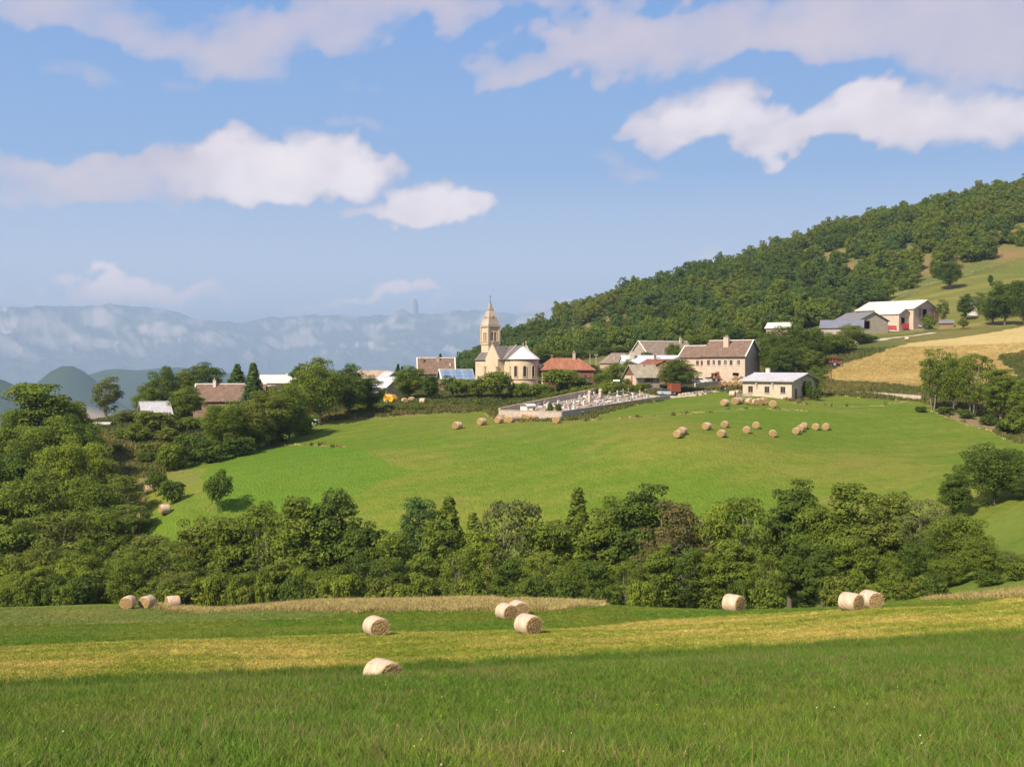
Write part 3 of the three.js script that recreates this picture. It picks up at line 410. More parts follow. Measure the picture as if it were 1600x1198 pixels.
const RIGHTG = ['in the row beside the concrete wall', 'right field trees'];
for (const a of [[1458, 542, -640, 52, 'airy', 'mid'], [1490, 552, -643, 60, 'broad', 'mid'], [1520, 552, -652, 56, 'airy', 'mid'], [1564, 568, -662, 54, 'broad', 'mid'], [1440, 634, -644, 30, 'shrub', 'dark'], [1478, 634, -648, 40, 'shrub', 'dark'], [1510, 640, -654, 36, 'shrub', 'dark'], [1545, 648, -664, 34, 'shrub', 'dark'], [1590, 646, -678, 44, 'shrub', 'mid'], [1598, 590, -672, 36, 'broad', 'mid'], [1572, 656, -674, 36, 'shrub', 'dark']]) treeAt(...a, ...RIGHTG);
const UPF = ['on the hill meadow by the upper farm', 'upper farm trees'];
for (const a of [[1485, 405, -452, 40, 'broad', 'dark'], [1508, 458, 412, 26, 'tall', 'dark'], [1472, 466, 408, 22, 'airy', 'mid'], [1530, 456, 420, 26, 'airy', 'mid'], [1570, 440, -508, 56, 'broad', 'dark'], [1600, 432, -508, 60, 'broad', 'dark'], [1552, 462, -507, 40, 'broad', 'mid'], [1450, 492, 394, 20, 'shrub', 'mid'], [1506, 498, -514, 18, 'fruit', 'olive'], [1545, 412, 545, 20, 'broad', 'mid'], [1565, 396, 560, 26, 'tall', 'olive'], [1590, 388, 560, 30, 'broad', 'mid'], [1548, 428, -446, 7, 'tall', 'dark'], [1615, 440, 400, 60, 'broad', 'dark']]) treeAt(...a, ...UPF);
// ------------------------------------------------------------------ the wood on the hill: nearest and largest 300 one by one, the rest as one mass
{
  const r = rngOf(404), spots = [];
  for (let z = -400; z > -860; z -= 5.6) for (let x = -90; x < 460; x += 6) {
    const X = x + (r() - .5) * 11, Z = z + (r() - .5) * 11, skip = r() < .2 ? 1 : 0, D = -Z, px = 800 + X / D * FOCAL; if (px < 690 || px > 1660) continue;
    const limit = curve([[700, 560], [760, 470], [800, 410], [1000, 412], [1190, 424], [1290, 446], [1380, 486], [1440, 508], [1540, 530], [1660, 555]], px); if (D < limit) continue;
    const ridge = curve([[720, 620], [800, 620], [1000, 660], [1200, 700], [1400, 735], [1600, 760], [1800, 780]], px); if (D > ridge + 22) continue;
    const bare = fbm(X / 30, Z / 30, 3); if (px > 1330 && D > ridge - 72 && D < ridge - 14 && bare > .40 && r() < .93) continue; if (skip || bare > .63 && r() < .85) continue;
    spots.push({ X, Z, D, h: 5.5 + 8.5 * r() * r() + 2 * r(), w: 5.2 + 4.8 * r() + (r() < .12 ? 3.5 : 0), k: r(), t: .5 + 1.7 * (fbm(X / 38 + 9, Z / 38, 3) - .5) + (r() - .5) * .5 });
  }
  spots.sort((a, b) => b.h * b.w / b.D / b.D - a.h * a.w / a.D / a.D);
  const toneOf = (s) => s.t > .8 ? 'olive' : s.t > .54 ? 'mid' : s.t > .3 ? 'blue' : 'dark', rest = KIND.farBroad.map(() => []);
  spots.forEach((s, i) => {
    const p = new THREE.Vector3(s.X, H(s.X, s.Z), s.Z), con = s.k < .035;
    if (i < 290) plant(con ? 'farConifer' : 'farBroad', con ? 'pine' : toneOf(s), p, s.h * (con ? 1.35 : 1), con ? 4.2 : s.w, 'in the wood that covers the hill', 'hill wood', .3);
    else rest[Math.floor(s.k * 3.999)].push([s, p]);
  });
  rest.forEach((list, v) => {
    const g = KIND.farBroad[v], m = new THREE.InstancedMesh(g.crown, leafMat([1, 1, 1]), list.length), M = new THREE.Matrix4(), q = new THREE.Quaternion(), up = new THREE.Vector3(0, 1, 0);
    list.forEach(([s, p], i) => { M.compose(p.setY(p.y - .4), q.setFromAxisAngle(up, s.k * 40), new THREE.Vector3(s.w / g.w, s.h / g.h, s.w / g.w)); m.setMatrixAt(i, M); m.setColorAt(i, LEAF[toneOf(s)].color); });
    m.name = numbered('hillside_wood'); shadowed(m); m.userData = { kind: 'stuff', label: 'dense mixed wood covering the upper hillside', category: 'wood' }; scene.add(m);
  });
}

// ------------------------------------------------------------------ buildings
function noiseTex(N, f, rep) { const d = new Uint8Array(N * N * 4); for (let j = 0; j < N; j++) for (let i = 0; i < N; i++) { const v = f(i / N, j / N), k = (j * N + i) * 4; for (let c = 0; c < 3; c++) d[k + c] = 255 * clamp(Array.isArray(v) ? v[c] : v); d[k + 3] = 255; } const t = new THREE.DataTexture(d, N, N); t.wrapS = t.wrapT = THREE.RepeatWrapping; t.magFilter = t.minFilter = THREE.LinearFilter; t.colorSpace = THREE.SRGBColorSpace; t.repeat.set(rep, rep); t.needsUpdate = true; return t; }
const cyc = (u, v, f, o) => { const a = u * 6.2832, b = v * 6.2832; return fbm(Math.cos(a) * f + Math.sin(b) * f * .7 + 20, Math.sin(a) * f + Math.cos(b) * f * .7 + 20, o); };
const PLASTER = noiseTex(512, (u, v) => { const a = .93 + .22 * (cyc(u, v, 3, 5) - .5) + .12 * (n2(u * 512, v * 512) - .5); return [a, a * .99, a * .975]; }, 1 / 6);
const TILES = noiseTex(512, (u, v) => { const row = (v * 16) % 1, col = (u * 20 + Math.floor(v * 16) * .5) % 1, t = PERM[(Math.floor(u * 20 + Math.floor(v * 16) * .5) * 37 + Math.floor(v * 16) * 911) & 65535]; const a = .88 + .16 * (t - .5) + .30 * (cyc(u, v, 2.5, 5) - .5) - (row < .16 ? .12 : 0) - (col < .1 ? .05 : 0); return [a, a * .985, a * .97]; }, 1 / 5);
const SHEETS = noiseTex(512, (u, v) => { const rib = (u * 8) % 1, a = .9 + .2 * (cyc(u, v, 2.2, 5) - .5) - (rib < .09 ? .09 : 0) - ((v * 3) % 1 < .03 ? .07 : 0); return [a, a, a * .995]; }, 1 / 6);
const wallM = (c) => new THREE.MeshStandardMaterial({ color: lin(...c), map: PLASTER, roughness: .95 }), tileM = (c) => new THREE.MeshStandardMaterial({ color: lin(...c), map: TILES, roughness: .92 }), sheetM = (c, o = {}) => new THREE.MeshStandardMaterial({ color: lin(...c), map: SHEETS, roughness: .6, ...o });
const M = {
  cream: wallM([.62, .515, .42]), creamDark: wallM([.52, .41, .29]), stone: wallM([.68, .545, .385]), stoneTrim: wallM([.60, .465, .32]), grey: wallM([.44, .38, .32]), pinkGrey: wallM([.60, .49, .40]), redWall: wallM([.27, .105, .085]), white: wallM([.78, .73, .68]), brownWall: wallM([.30, .2, .125]), concrete: wallM([.55, .47, .40]),
  brownTile: tileM([.235, .155, .115]), greyTile: tileM([.30, .235, .19]), redTile: tileM([.40, .165, .09]), dullRed: tileM([.33, .125, .075]), slate: tileM([.20, .175, .165]), paleRoof: tileM([.44, .385, .30]), beigeRoof: tileM([.52, .39, .29]),
  whiteSheet: sheetM([.58, .56, .60]), creamSheet: sheetM([.82, .76, .66]), blueSheet: sheetM([.27, .33, .42], { roughness: .45 }), greySheet: sheetM([.22, .21, .22]), slateBlue: sheetM([.20, .21, .27]), rustSheet: sheetM([.45, .3, .24]),
  glass: new THREE.MeshPhysicalMaterial({ color: lin(.03, .035, .04), roughness: .12, specularIntensity: 1 }), frame: std([.36, .26, .2]), frameWhite: std([.7, .67, .62]), wood: std([.17, .085, .045]), iron: std([.06, .055, .05], { roughness: .6 }), verge: std([.68, .62, .55]),
};
function wallGeo(pts, holes, th) { const s = new THREE.Shape(pts.map((p) => new THREE.Vector2(...p))); for (const h of holes) { const q = new THREE.Path(); if (h.arch) { q.moveTo(h.x0, h.y0); q.lineTo(h.x1, h.y0); q.lineTo(h.x1, h.y1 - (h.x1 - h.x0) / 2); q.absarc((h.x0 + h.x1) / 2, h.y1 - (h.x1 - h.x0) / 2, (h.x1 - h.x0) / 2, 0, Math.PI, false); q.lineTo(h.x0, h.y0); } else { q.moveTo(h.x0, h.y0); q.lineTo(h.x1, h.y0); q.lineTo(h.x1, h.y1); q.lineTo(h.x0, h.y1); q.lineTo(h.x0, h.y0); } s.holes.push(q); } const g = new THREE.ExtrudeGeometry(s, { depth: th, bevelEnabled: false, curveSegments: 5 }); g.translate(0, 0, -th); return g; }
const bx = (w, h, d, x = 0, y = 0, z = 0) => { const g = new THREE.BoxGeometry(w, h, d); g.translate(x, y, z); return g; };
const merge = (list) => mergeGeometries(list.map((g) => { const q = g.index ? g.toNonIndexed() : g; for (const k of Object.keys(q.attributes)) if (!['position', 'normal', 'uv'].includes(k)) q.deleteAttribute(k); return q; }));
// an opening [face, centre along the face, sill, width, height, kind]; faces f b l r look along +z -z -x +x
const FACE = { f: (L, W, g) => g.translate(0, 0, W / 2), b: (L, W, g) => g.rotateY(Math.PI).translate(0, 0, -W / 2), r: (L, W, g) => g.rotateY(Math.PI / 2).translate(L / 2, 0, 0), l: (L, W, g) => g.rotateY(-Math.PI / 2).translate(-L / 2, 0, 0) };
function fitting(o, L, W, face, u, v, w, h, kind) {
  const put = (g) => FACE[face](L, W, g);
  if (kind === 'open') { part('door_frame', put(merge([bx(.16, h, .2, u - w / 2 + .08, v + h / 2, -.08), bx(.16, h, .2, u + w / 2 - .08, v + h / 2, -.08), bx(w - .34, .18, .2, u, v + h - .09, -.08)])), M.wood, o); return; }
  if (kind === 'door' || kind === 'orangeDoor') { const d = part('door', put(bx(w, h, .06, u, v + h / 2, -.16)), kind === 'door' ? M.wood : std([.42, .14, .05]), o); part('handle', put(bx(.06, .14, .06, u + w * .36, v + h * .47, -.1)), M.iron, d); return; }
  const t = .07, fr = merge([bx(w, t, .08, u, v + t / 2, -.14), bx(w, t, .08, u, v + h - t / 2, -.14), bx(t, h - 2 * t, .08, u - w / 2 + t / 2, v + h / 2, -.14), bx(t, h - 2 * t, .08, u + w / 2 - t / 2, v + h / 2, -.14), bx(t * .8, h - 2 * t, .06, u, v + h / 2, -.14)]);
  const win = part('window', put(fr), kind === 'white' ? M.frameWhite : M.frame, o); part('pane', put(bx(w - .02, h - .02, .02, u, v + h / 2, -.2)), kind === 'shut' ? M.wood : M.glass, win); part('sill', put(bx(w + .2, .09, .2, u, v - .05, .03)), M.concrete, win);
  if (kind === 'shutters') for (const s of [-1, 1]) part('shutter', put(bx(w * .5, h, .05, u + s * w * .77, v + h / 2, .04)), M.wood, win);
}
function house(o, { L, W, eave, ridge, ov = .45, wall, roof, open = [], hip = 0, th = .3, deep = 3, verge = 0, roofT = .18, gableWall, lean }) {
  const holes = (f) => open.filter((q) => q[0] === f).map(([, u, v, w, h, k]) => ({ x0: u - w / 2, x1: u + w / 2, y0: v, y1: v + h }));
  const side = [[-L / 2, -deep], [L / 2, -deep], [L / 2, eave], [-L / 2, eave]], w2 = W / 2 - .002, gab = hip ? [[-w2, -deep], [w2, -deep], [w2, eave], [-w2, eave]] : [[-w2, -deep], [w2, -deep], [w2, eave], [0, ridge - .05], [-w2, eave]];
  part('wall', merge([FACE.f(L, W, wallGeo(side, holes('f'), th)), FACE.b(L, W, wallGeo(side, holes('b'), th))]), wall, o);
  part('wall', merge([FACE.r(L, W, wallGeo(gab.map(([x, y]) => [clamp(x, -w2 + th, w2 - th), y]), holes('r'), th)), FACE.l(L, W, wallGeo(gab.map(([x, y]) => [clamp(x, -w2 + th, w2 - th), y]), holes('l'), th))]), gableWall ?? wall, o);
  for (const q of open) fitting(o, L, W, ...q);
  const k = (ridge - eave) / (W / 2), dy = ov * k;
  if (hip) { const a = L / 2 + ov, b = W / 2 + ov, e = eave - dy + .02, rx = Math.max(.2, L / 2 - hip), P = [-a, e, b, a, e, b, a, e, -b, -a, e, -b, -rx, ridge, 0, rx, ridge, 0, -a, e - .16, b, a, e - .16, b, a, e - .16, -b, -a, e - .16, -b], F = [[0, 1, 5], [0, 5, 4], [1, 2, 5], [2, 3, 4], [2, 4, 5], [3, 0, 4], [6, 7, 1], [6, 1, 0], [7, 8, 2], [7, 2, 1], [8, 9, 3], [8, 3, 2], [9, 6, 0], [9, 0, 3], [6, 9, 8], [6, 8, 7]], pos = [], uv = [];
    for (const f of F) for (const i of f) { pos.push(P[i * 3], P[i * 3 + 1], P[i * 3 + 2]); uv.push(P[i * 3], P[i * 3 + 2] * 1.2 + P[i * 3 + 1]); }
    const g = new THREE.BufferGeometry(); g.setAttribute('position', new THREE.Float32BufferAttribute(pos, 3)); g.setAttribute('uv', new THREE.Float32BufferAttribute(uv, 2)); g.computeVertexNormals(); const rf = part('roof', g, roof, o); part('ridge_cap', bx(rx * 2, .14, .3, 0, ridge + .03, 0), roof, rf); return; }
  const b = W / 2 + ov, slope = (s) => { const z0 = 0, z1 = s * b, len = Math.hypot(b, ridge - (eave - dy)), g = bx(L + 2 * ov, roofT, len, 0, roofT / 2, 0); const uv = g.attributes.uv, p = g.attributes.position; for (let i = 0; i < p.count; i++) uv.setXY(i, p.getX(i) + p.getY(i), p.getZ(i)); g.rotateX(s * Math.atan2(ridge - (eave - dy), b)); g.translate(0, (ridge + eave - dy) / 2 + .02, (z0 + z1) / 2); return g; };
  for (const s of [1, -1]) part('roof', slope(s), roof, o);
  part('ridge_cap', new THREE.CylinderGeometry(.16, .16, L + 2 * ov + .02, 6).rotateZ(Math.PI / 2).translate(0, ridge + roofT, 0), verge ? M.verge : roof, o);
  if (verge) for (const s of [1, -1]) for (const e of [1, -1]) { if (verge === 'l' && e > 0 || verge === 'r' && e < 0) continue; const len = Math.hypot(b, ridge - (eave - dy)), g = bx(.34, .22, len + .1, 0, roofT + .06, 0); g.rotateX(s * Math.atan2(ridge - (eave - dy), b)); g.translate(e * (L / 2 + ov - .1), (ridge + eave - dy) / 2 + .04, s * b / 2); part('verge', g, M.verge, o); }
}
function chimney(o, x, z, y0, y1, w, mat, pots = 2) { const c = part('chimney', bx(w, y1 - y0, w * .7, x, (y0 + y1) / 2, z), mat, o); part('cap', bx(w + .2, .12, w * .7 + .2, x, y1 + .06, z), M.concrete, c); for (let i = 0; i < pots; i++) part('chimney_pot', new THREE.CylinderGeometry(.12, .15, .5, 8).translate(x + (i - (pots - 1) / 2) * .5, y1 + .37, z), M.creamDark, c); }
// a building with its middle at px and distance D, resting on the land there
const R = Math.PI / 180;
function building(name, label, category, px, D, turn) { const p = groundAt(px, D); return thing(name, label, category, p, turn * R); }
{ // low barn at the edge of the far field
  const o = thing('field_barn', 'low cream barn with pale metal roof beside round bales', 'barn', new THREE.Vector3(), -40 * R), L = 11.5, W = 13, c = onGround(1237.5, 625.5), l = new THREE.Vector3(L / 2, 0, W / 2).applyAxisAngle(new THREE.Vector3(0, 1, 0), -40 * R);
  o.position.set(c.x - l.x, c.y, c.z - l.z);
  house(o, { L, W, eave: 4.05, ridge: 5.5, ov: .7, wall: M.cream, roof: M.whiteSheet, th: .25, open: [['f', -3.9, 1.5, 1.15, 1.4, 'frame'], ['f', 0, 1.45, 1.15, 1.4, 'frame'], ['f', 3.7, 1.45, 1.15, 1.4, 'frame'], ['r', -4.4, .1, 1.2, 2.3, 'door'], ['r', .2, .1, 3, 2.6, 'open']] });
  for (const x of [-2.4, 1.4]) { const v = part('vent', bx(.32, .42, .3, x, 3.55, W / 2 + .15), M.frameWhite, o); part('vent_pipe', bx(.09, 1, .09, x + .1, 2.8, W / 2 + .06), M.iron, v); }
  chimney(o, -3.5, -1, 5, 6.7, .9, M.white, 0);
}
{ const o = building('farmhouse', 'long pinkish farmhouse with brown tiled roof and tall chimney', 'house', 1143, 309, -34);
  house(o, { L: 12.6, W: 11, eave: 6.6, ridge: 10.9, ov: .5, wall: M.pinkGrey, roof: M.brownTile, deep: 4, verge: 'r', open: [-4.6, -3, -1.3, .5, 2.2, 4.4].map((u, i) => ['f', u, 4.1, .85, 1.35, i % 2 ? 'white' : 'frame']).concat([['f', 3.6, .1, 1.9, 1.9, 'open'], ['f', -1.8, .2, 1.1, 2, 'door']]) });
  chimney(o, -.6, 2.1, 7.6, 11.9, 1.5, M.cream, 2);
  const e = building('farmhouse_wing', 'lower wing on the end of the long pinkish farmhouse', 'house', 1143, 309, -34); e.position.copy(o.position).add(new THREE.Vector3(-10.4, 0, -.9).applyAxisAngle(new THREE.Vector3(0, 1, 0), -34 * R));
  house(e, { L: 8, W: 9, eave: 6.35, ridge: 9.5, ov: .4, wall: M.pinkGrey, roof: M.brownTile, deep: 4, verge: 'l', open: [['f', -3.2, 3.4, .7, 2.2, 'frame'], ['f', 1.6, 4, .85, 1.3, 'frame'], ['f', 3, 4, .85, 1.3, 'frame'], ['f', -.6, .1, 2.2, 2.3, 'open']] }); }
{ const o = building('red_house', 'house with dusky red walls and orange hipped tile roof', 'house', 883, 300, 9);
  house(o, { L: 14, W: 9.6, eave: 5.6, ridge: 8.6, ov: .5, wall: M.redWall, gableWall: M.white, roof: M.redTile, hip: 3.2, open: [['l', -2.6, 1, .9, 1.4, 'white'], ['l', .4, 3.2, .9, 1.3, 'white'], ['l', 3, 1, .9, 1.4, 'white'], ['f', 4.8, 2.4, 1, 1.4, 'white'], ['f', -1.2, 3.1, 1, 1.3, 'white'], ['f', 1.8, 3.1, 1, 1.3, 'white']] }); chimney(o, 2.4, .6, 8, 10, .7, M.cream, 1); chimney(o, -3.6, -.4, 8, 9.3, .5, M.redTile, 0); }
{ const o = building('panel_roof_barn', 'small barn with a blue panelled roof left of the church', 'barn', 712, 302, 12);
  house(o, { L: 8.6, W: 8.4, eave: 3.5, ridge: 6.0, ov: .5, wall: M.brownWall, roof: M.blueSheet, verge: 'l', open: [['f', -2, 0, 2.2, 2.4, 'open'], ['f', 2.4, 1.2, 1, 1, 'frame']] });
  const b = 4.7, ang = Math.atan2(2.5 + .3, b), len = Math.hypot(b, 2.8), pm = [std([.17, .24, .36], { roughness: .3 }), std([.20, .27, .39], { roughness: .3 }), std([.15, .21, .33], { roughness: .35 })];
  const pg = new RoundedBoxGeometry(1.0, .06, len / 3 - .1, 1, .015); for (let i = 0; i < 8; i++) for (let j = 0; j < 3; j++) { const m = part('roof_panel', pg, pm[(i * 5 + j * 3) % 3], o), t = (j + .5) / 3; m.rotation.x = ang; m.position.set(-3.7 + i * 1.06, lerp(6.0, 3.2, t) + .27, lerp(0, b, t) + .1); } }
{ const o = building('dormer_house', 'brown roofed house with chimneys behind the blue panelled barn', 'house', 681, 346, 6); house(o, { L: 11.4, W: 10, eave: 3.2, ridge: 7.9, ov: .4, wall: M.creamDark, roof: M.brownTile, verge: 1, deep: 6, open: [['f', -3, 1, 1, 1.3, 'white'], ['f', 2, 1, 1, 1.3, 'white']] }); o.position.y = at(681, 560, 346).y - 7.9; chimney(o, -4.4, 1.6, 5.5, 8, .8, M.brownWall, 0); chimney(o, .6, 1.0, 6, 8.2, .9, M.creamDark, 1); chimney(o, 4.4, 2.6, 4.6, 6.4, .5, M.white, 0); }
{ const o = building('tin_shed', 'ramshackle shed with patched white tin roof among the trees', 'shed', 607, 282, -48); house(o, { L: 7, W: 6, eave: 2.6, ridge: 4.9, ov: .5, wall: M.creamDark, roof: M.whiteSheet, open: [['f', 0, 0, 2.2, 2, 'open']] });
  for (const [x, t] of [[-2.6, 0], [-1, .25], [.9, .1], [2.5, .3]]) part('patch_sheet', bx(.55, .04, 2.6, 0, 0, 0).rotateX(Math.atan2(2.3, 3)).translate(x, 3.85 - t * .9, 1.6 + t * 1.1), M.rustSheet, o);
  part('lean_to_roof', bx(3.6, .1, 2.6, 0, 0, 0).rotateX(.5).translate(1.2, 1.75, 4.4), M.whiteSheet, o); for (const x of [-.3, 2.7]) part('post', bx(.14, 1.6, .14, x, .4, 5.3), M.wood, o); }
{ const o = building('beige_barn', 'barn with long beige roof behind the white tin shed', 'barn', 584, 316, 4); house(o, { L: 9, W: 8, eave: 2.6, ridge: 4.6, ov: .4, wall: M.grey, roof: M.beigeRoof, deep: 5 }); o.position.y = at(584, 580, 316).y - 4.6;
  const q = building('white_gable_barn', 'white roofed barn with grey gable beside the beige barn', 'barn', 608, 308, -62); house(q, { L: 7, W: 6.4, eave: 2.2, ridge: 4.6, ov: .35, wall: M.grey, roof: M.whiteSheet, deep: 5, open: [['r', 0, .2, 1.8, 2, 'open']] }); q.position.y = at(608, 582, 306).y - 4.6; }
{ const o = building('white_roof_hangar', 'long low building with pale roof behind the spruces', 'building', 436, 344, 3); house(o, { L: 13, W: 9, eave: 2.2, ridge: 4.4, ov: .4, wall: M.white, roof: M.creamSheet, deep: 6 }); o.position.y = at(436, 587, 344).y - 4.4; chimney(o, 2.5, .4, 3.6, 5.2, .5, M.white, 0); }
{ const o = building('brown_farmhouse', 'long farmhouse with worn brown roof and white chimney', 'house', 361, 266, 3); house(o, { L: 16.4, W: 9, eave: 3.6, ridge: 7.4, ov: .4, wall: M.brownWall, roof: M.brownTile, verge: 'l', deep: 5, open: [['f', -6.6, 1.2, .9, 1.2, 'frame'], ['f', -2, 1.2, .9, 1.2, 'frame'], ['f', 3, .2, 1.2, 2.1, 'door'], ['f', 6, 1.2, .9, 1.2, 'frame']] }); o.position.y = at(361, 601, 266).y - 7.4; chimney(o, -3.9, .7, 6.5, 8.5, .7, M.white, 1); }
{ const o = building('white_tin_barn', 'small barn with bright white tin roof between shrubs', 'barn', 241, 226, 28); house(o, { L: 5.4, W: 6.4, eave: 2.3, ridge: 4.8, ov: .45, wall: M.creamDark, roof: M.whiteSheet, deep: 4, open: [['f', .4, .1, 1.6, 1.9, 'open']] }); o.position.y = at(241, 629, 226).y - 4.8; }
{ const o = building('chalet', 'small chalet with pale roof, timber gable and brown shutters', 'house', 1003, 270, 24); house(o, { L: 6.6, W: 6, eave: 3.05, ridge: 5.7, ov: .55, wall: M.grey, gableWall: M.cream, roof: M.paleRoof, open: [['f', .1, 1.5, 1.3, 1.2, 'shutters'], ['l', .7, 1.0, .9, 2, 'orangeDoor'], ['l', -1.5, 1.4, .7, 1, 'frame']] }); o.position.y = at(1003, 571, 268).y - 5.7;
  const tm = FACE.l(6.6, 6, new THREE.ExtrudeGeometry(new THREE.Shape([new THREE.Vector2(-2.6, 3.3), new THREE.Vector2(2.6, 3.3), new THREE.Vector2(0, 5.6)]), { depth: .06, bevelEnabled: false })); part('timber_gable', tm, M.wood, o); const b = part('balcony', bx(1.0, .1, 2.4, -3.8, .9, 1.2), M.wood, o); part('railing', merge([bx(.06, .08, 2.4, -4.26, 1.75, 1.2), ...Array.from({ length: 9 }, (_, i) => bx(.04, .8, .06, -4.26, 1.35, .1 + i * .27))]), M.wood, b); part('flue', new THREE.CylinderGeometry(.1, .1, .7, 8).translate(.3, 5.8, .6), M.iron, o); }
{ const o = building('blue_white_barn', 'long barn with pale blue roof behind the red tiled house', 'barn', 1024, 318, 5); house(o, { L: 20, W: 8, eave: 4.2, ridge: 6.4, ov: .3, wall: M.white, roof: sheetM([.62, .66, .74]), deep: 5 }); o.position.y = at(1024, 556.5, 318).y - 6.4; chimney(o, -7.2, 1.6, 4.8, 7.8, 1.2, M.cream, 0);
  const q = building('tiled_house', 'low house with dull red tile roof beside the utility pole', 'house', 1034, 300, 7); house(q, { L: 15.5, W: 9, eave: 3.2, ridge: 5.6, ov: .5, wall: M.brownWall, roof: M.dullRed, hip: 3.5, deep: 5, open: [['f', 1, 1, 1, 1.2, 'frame'], ['f', 5, 0, 1, 2, 'door']] }); q.position.y = at(1034, 561.5, 300).y - 5.6; chimney(q, -2, .6, 5, 6.8, .6, M.brownWall, 0);
  const s = building('tiled_porch_house', 'small orange tiled gable in front of the dull red roof', 'house', 1046, 291, 60); house(s, { L: 5.5, W: 6, eave: 3.2, ridge: 4.7, ov: .5, wall: M.brownWall, roof: M.redTile, deep: 4, open: [['l', 0, 0, 1.6, 2, 'open']] }); s.position.y = at(1046, 563, 291).y - 4.7; }
{ const o = building('hill_foot_house', 'big house with grey gable and brown roof under the wooded hill', 'house', 1036, 368, 26); house(o, { L: 19, W: 12, eave: 4, ridge: 9, ov: .4, wall: M.grey, roof: M.greyTile, verge: 'l', deep: 6 }); o.position.y = at(1036, 534, 368).y - 9; chimney(o, 6.6, .8, 8, 10.3, .8, M.cream, 1);
  const q = building('grey_roof_house', 'house with plain grey brown roof behind the gardens', 'house', 966, 352, -14); house(q, { L: 10.5, W: 9, eave: 3, ridge: 6, ov: .4, wall: M.creamDark, roof: M.greyTile, hip: 3, deep: 6 }); q.position.y = at(966, 551.5, 352).y - 6; }
{ const o = building('hill_barn', 'large pale barn with wide white roof on the hill', 'barn', 1402, 415, -47); house(o, { L: 23, W: 20, eave: 5.4, ridge: 8.8, ov: .5, wall: M.pinkGrey, roof: M.creamSheet, deep: 7, open: [['r', -1.2, 1.4, 3.2, 4.2, 'open'], ['f', 2, 2.6, 1.6, 1.4, 'open']] }); o.position.y = at(1432, 470, 409).y - 8.8;
  for (const [z, w, y, h] of [[-4.6, 2.4, 1.2, 4.4], [4.2, 3, 1.2, 4.4], [8, 3.2, 1.6, 3.2]]) part('timber_panel', bx(.08, h, w, 11.55, y + h / 2, -z), std([.36, .2, .15]), o);
  const q = building('barn_annex', 'white roofed annex with dark doorway against the large hill barn', 'barn', 1398, 403, -47); q.position.copy(o.position).add(new THREE.Vector3(4.4, -1.1, 13.2).applyAxisAngle(new THREE.Vector3(0, 1, 0), -47 * R)); house(q, { L: 11, W: 9, eave: 4.4, ridge: 6.3, ov: .4, wall: M.pinkGrey, roof: M.creamSheet, deep: 6, open: [['r', -1.6, .2, 2.6, 3, 'open'], ['f', -3, 2.2, 1, .9, 'frame']] });
  const g = building('grey_barn', 'grey gabled barn with dark doorway below the hill barn', 'barn', 1344, 393, -64); house(g, { L: 13, W: 14, eave: 3.2, ridge: 6.2, ov: .5, wall: M.grey, roof: M.greySheet, deep: 6, open: [['r', -3.0, .2, 3, 3, 'open']] }); g.position.y = at(1352, 488, 388).y - 6.2;
  const s = building('slate_blue_shed', 'low shed with slate blue roof behind dark trees', 'shed', 1316, 380, -20); house(s, { L: 14, W: 9, eave: 1.8, ridge: 4.4, ov: .4, wall: M.grey, roof: M.slateBlue, deep: 5 }); s.position.y = at(1316, 501, 380).y - 4.4;
  const w = building('white_roof_shed', 'shed with slanting white roof at the edge of the wood', 'shed', 1219, 402, -30); house(w, { L: 8.5, W: 7, eave: 2.2, ridge: 4, ov: .5, wall: M.rustSheet, roof: M.creamSheet, deep: 5 }); w.position.y = at(1222, 505, 402).y - 4;
  const d = building('dark_roof_hut', 'small hut with grey roof beside the upper farm trees', 'hut', 1479, 398, -20); house(d, { L: 4.6, W: 4, eave: 1.4, ridge: 2.4, ov: .4, wall: M.brownWall, roof: M.greySheet, deep: 3 });
  const h = building('tree_hidden_cottage', 'white cottage half hidden by trees on the hill meadow', 'house', 1531, 424, 10); house(h, { L: 8, W: 6, eave: 3.2, ridge: 5, ov: .3, wall: M.white, roof: M.slateBlue, deep: 4, open: [['f', -1, 1, 1.4, 1.4, 'frame'], ['f', 2, 1, 1.4, 1.4, 'frame']] }); }
{ const o = building('garden_hut', 'tiny brown garden hut with pale flat roof behind the cemetery', 'hut', 914, 262, 20); house(o, { L: 2.6, W: 2.2, eave: 1.9, ridge: 2.15, ov: .2, wall: M.brownWall, roof: M.paleRoof, deep: 1, open: [['f', 0, .1, .8, 1.6, 'door']] }); o.position.copy(onGround(914, 610)); }

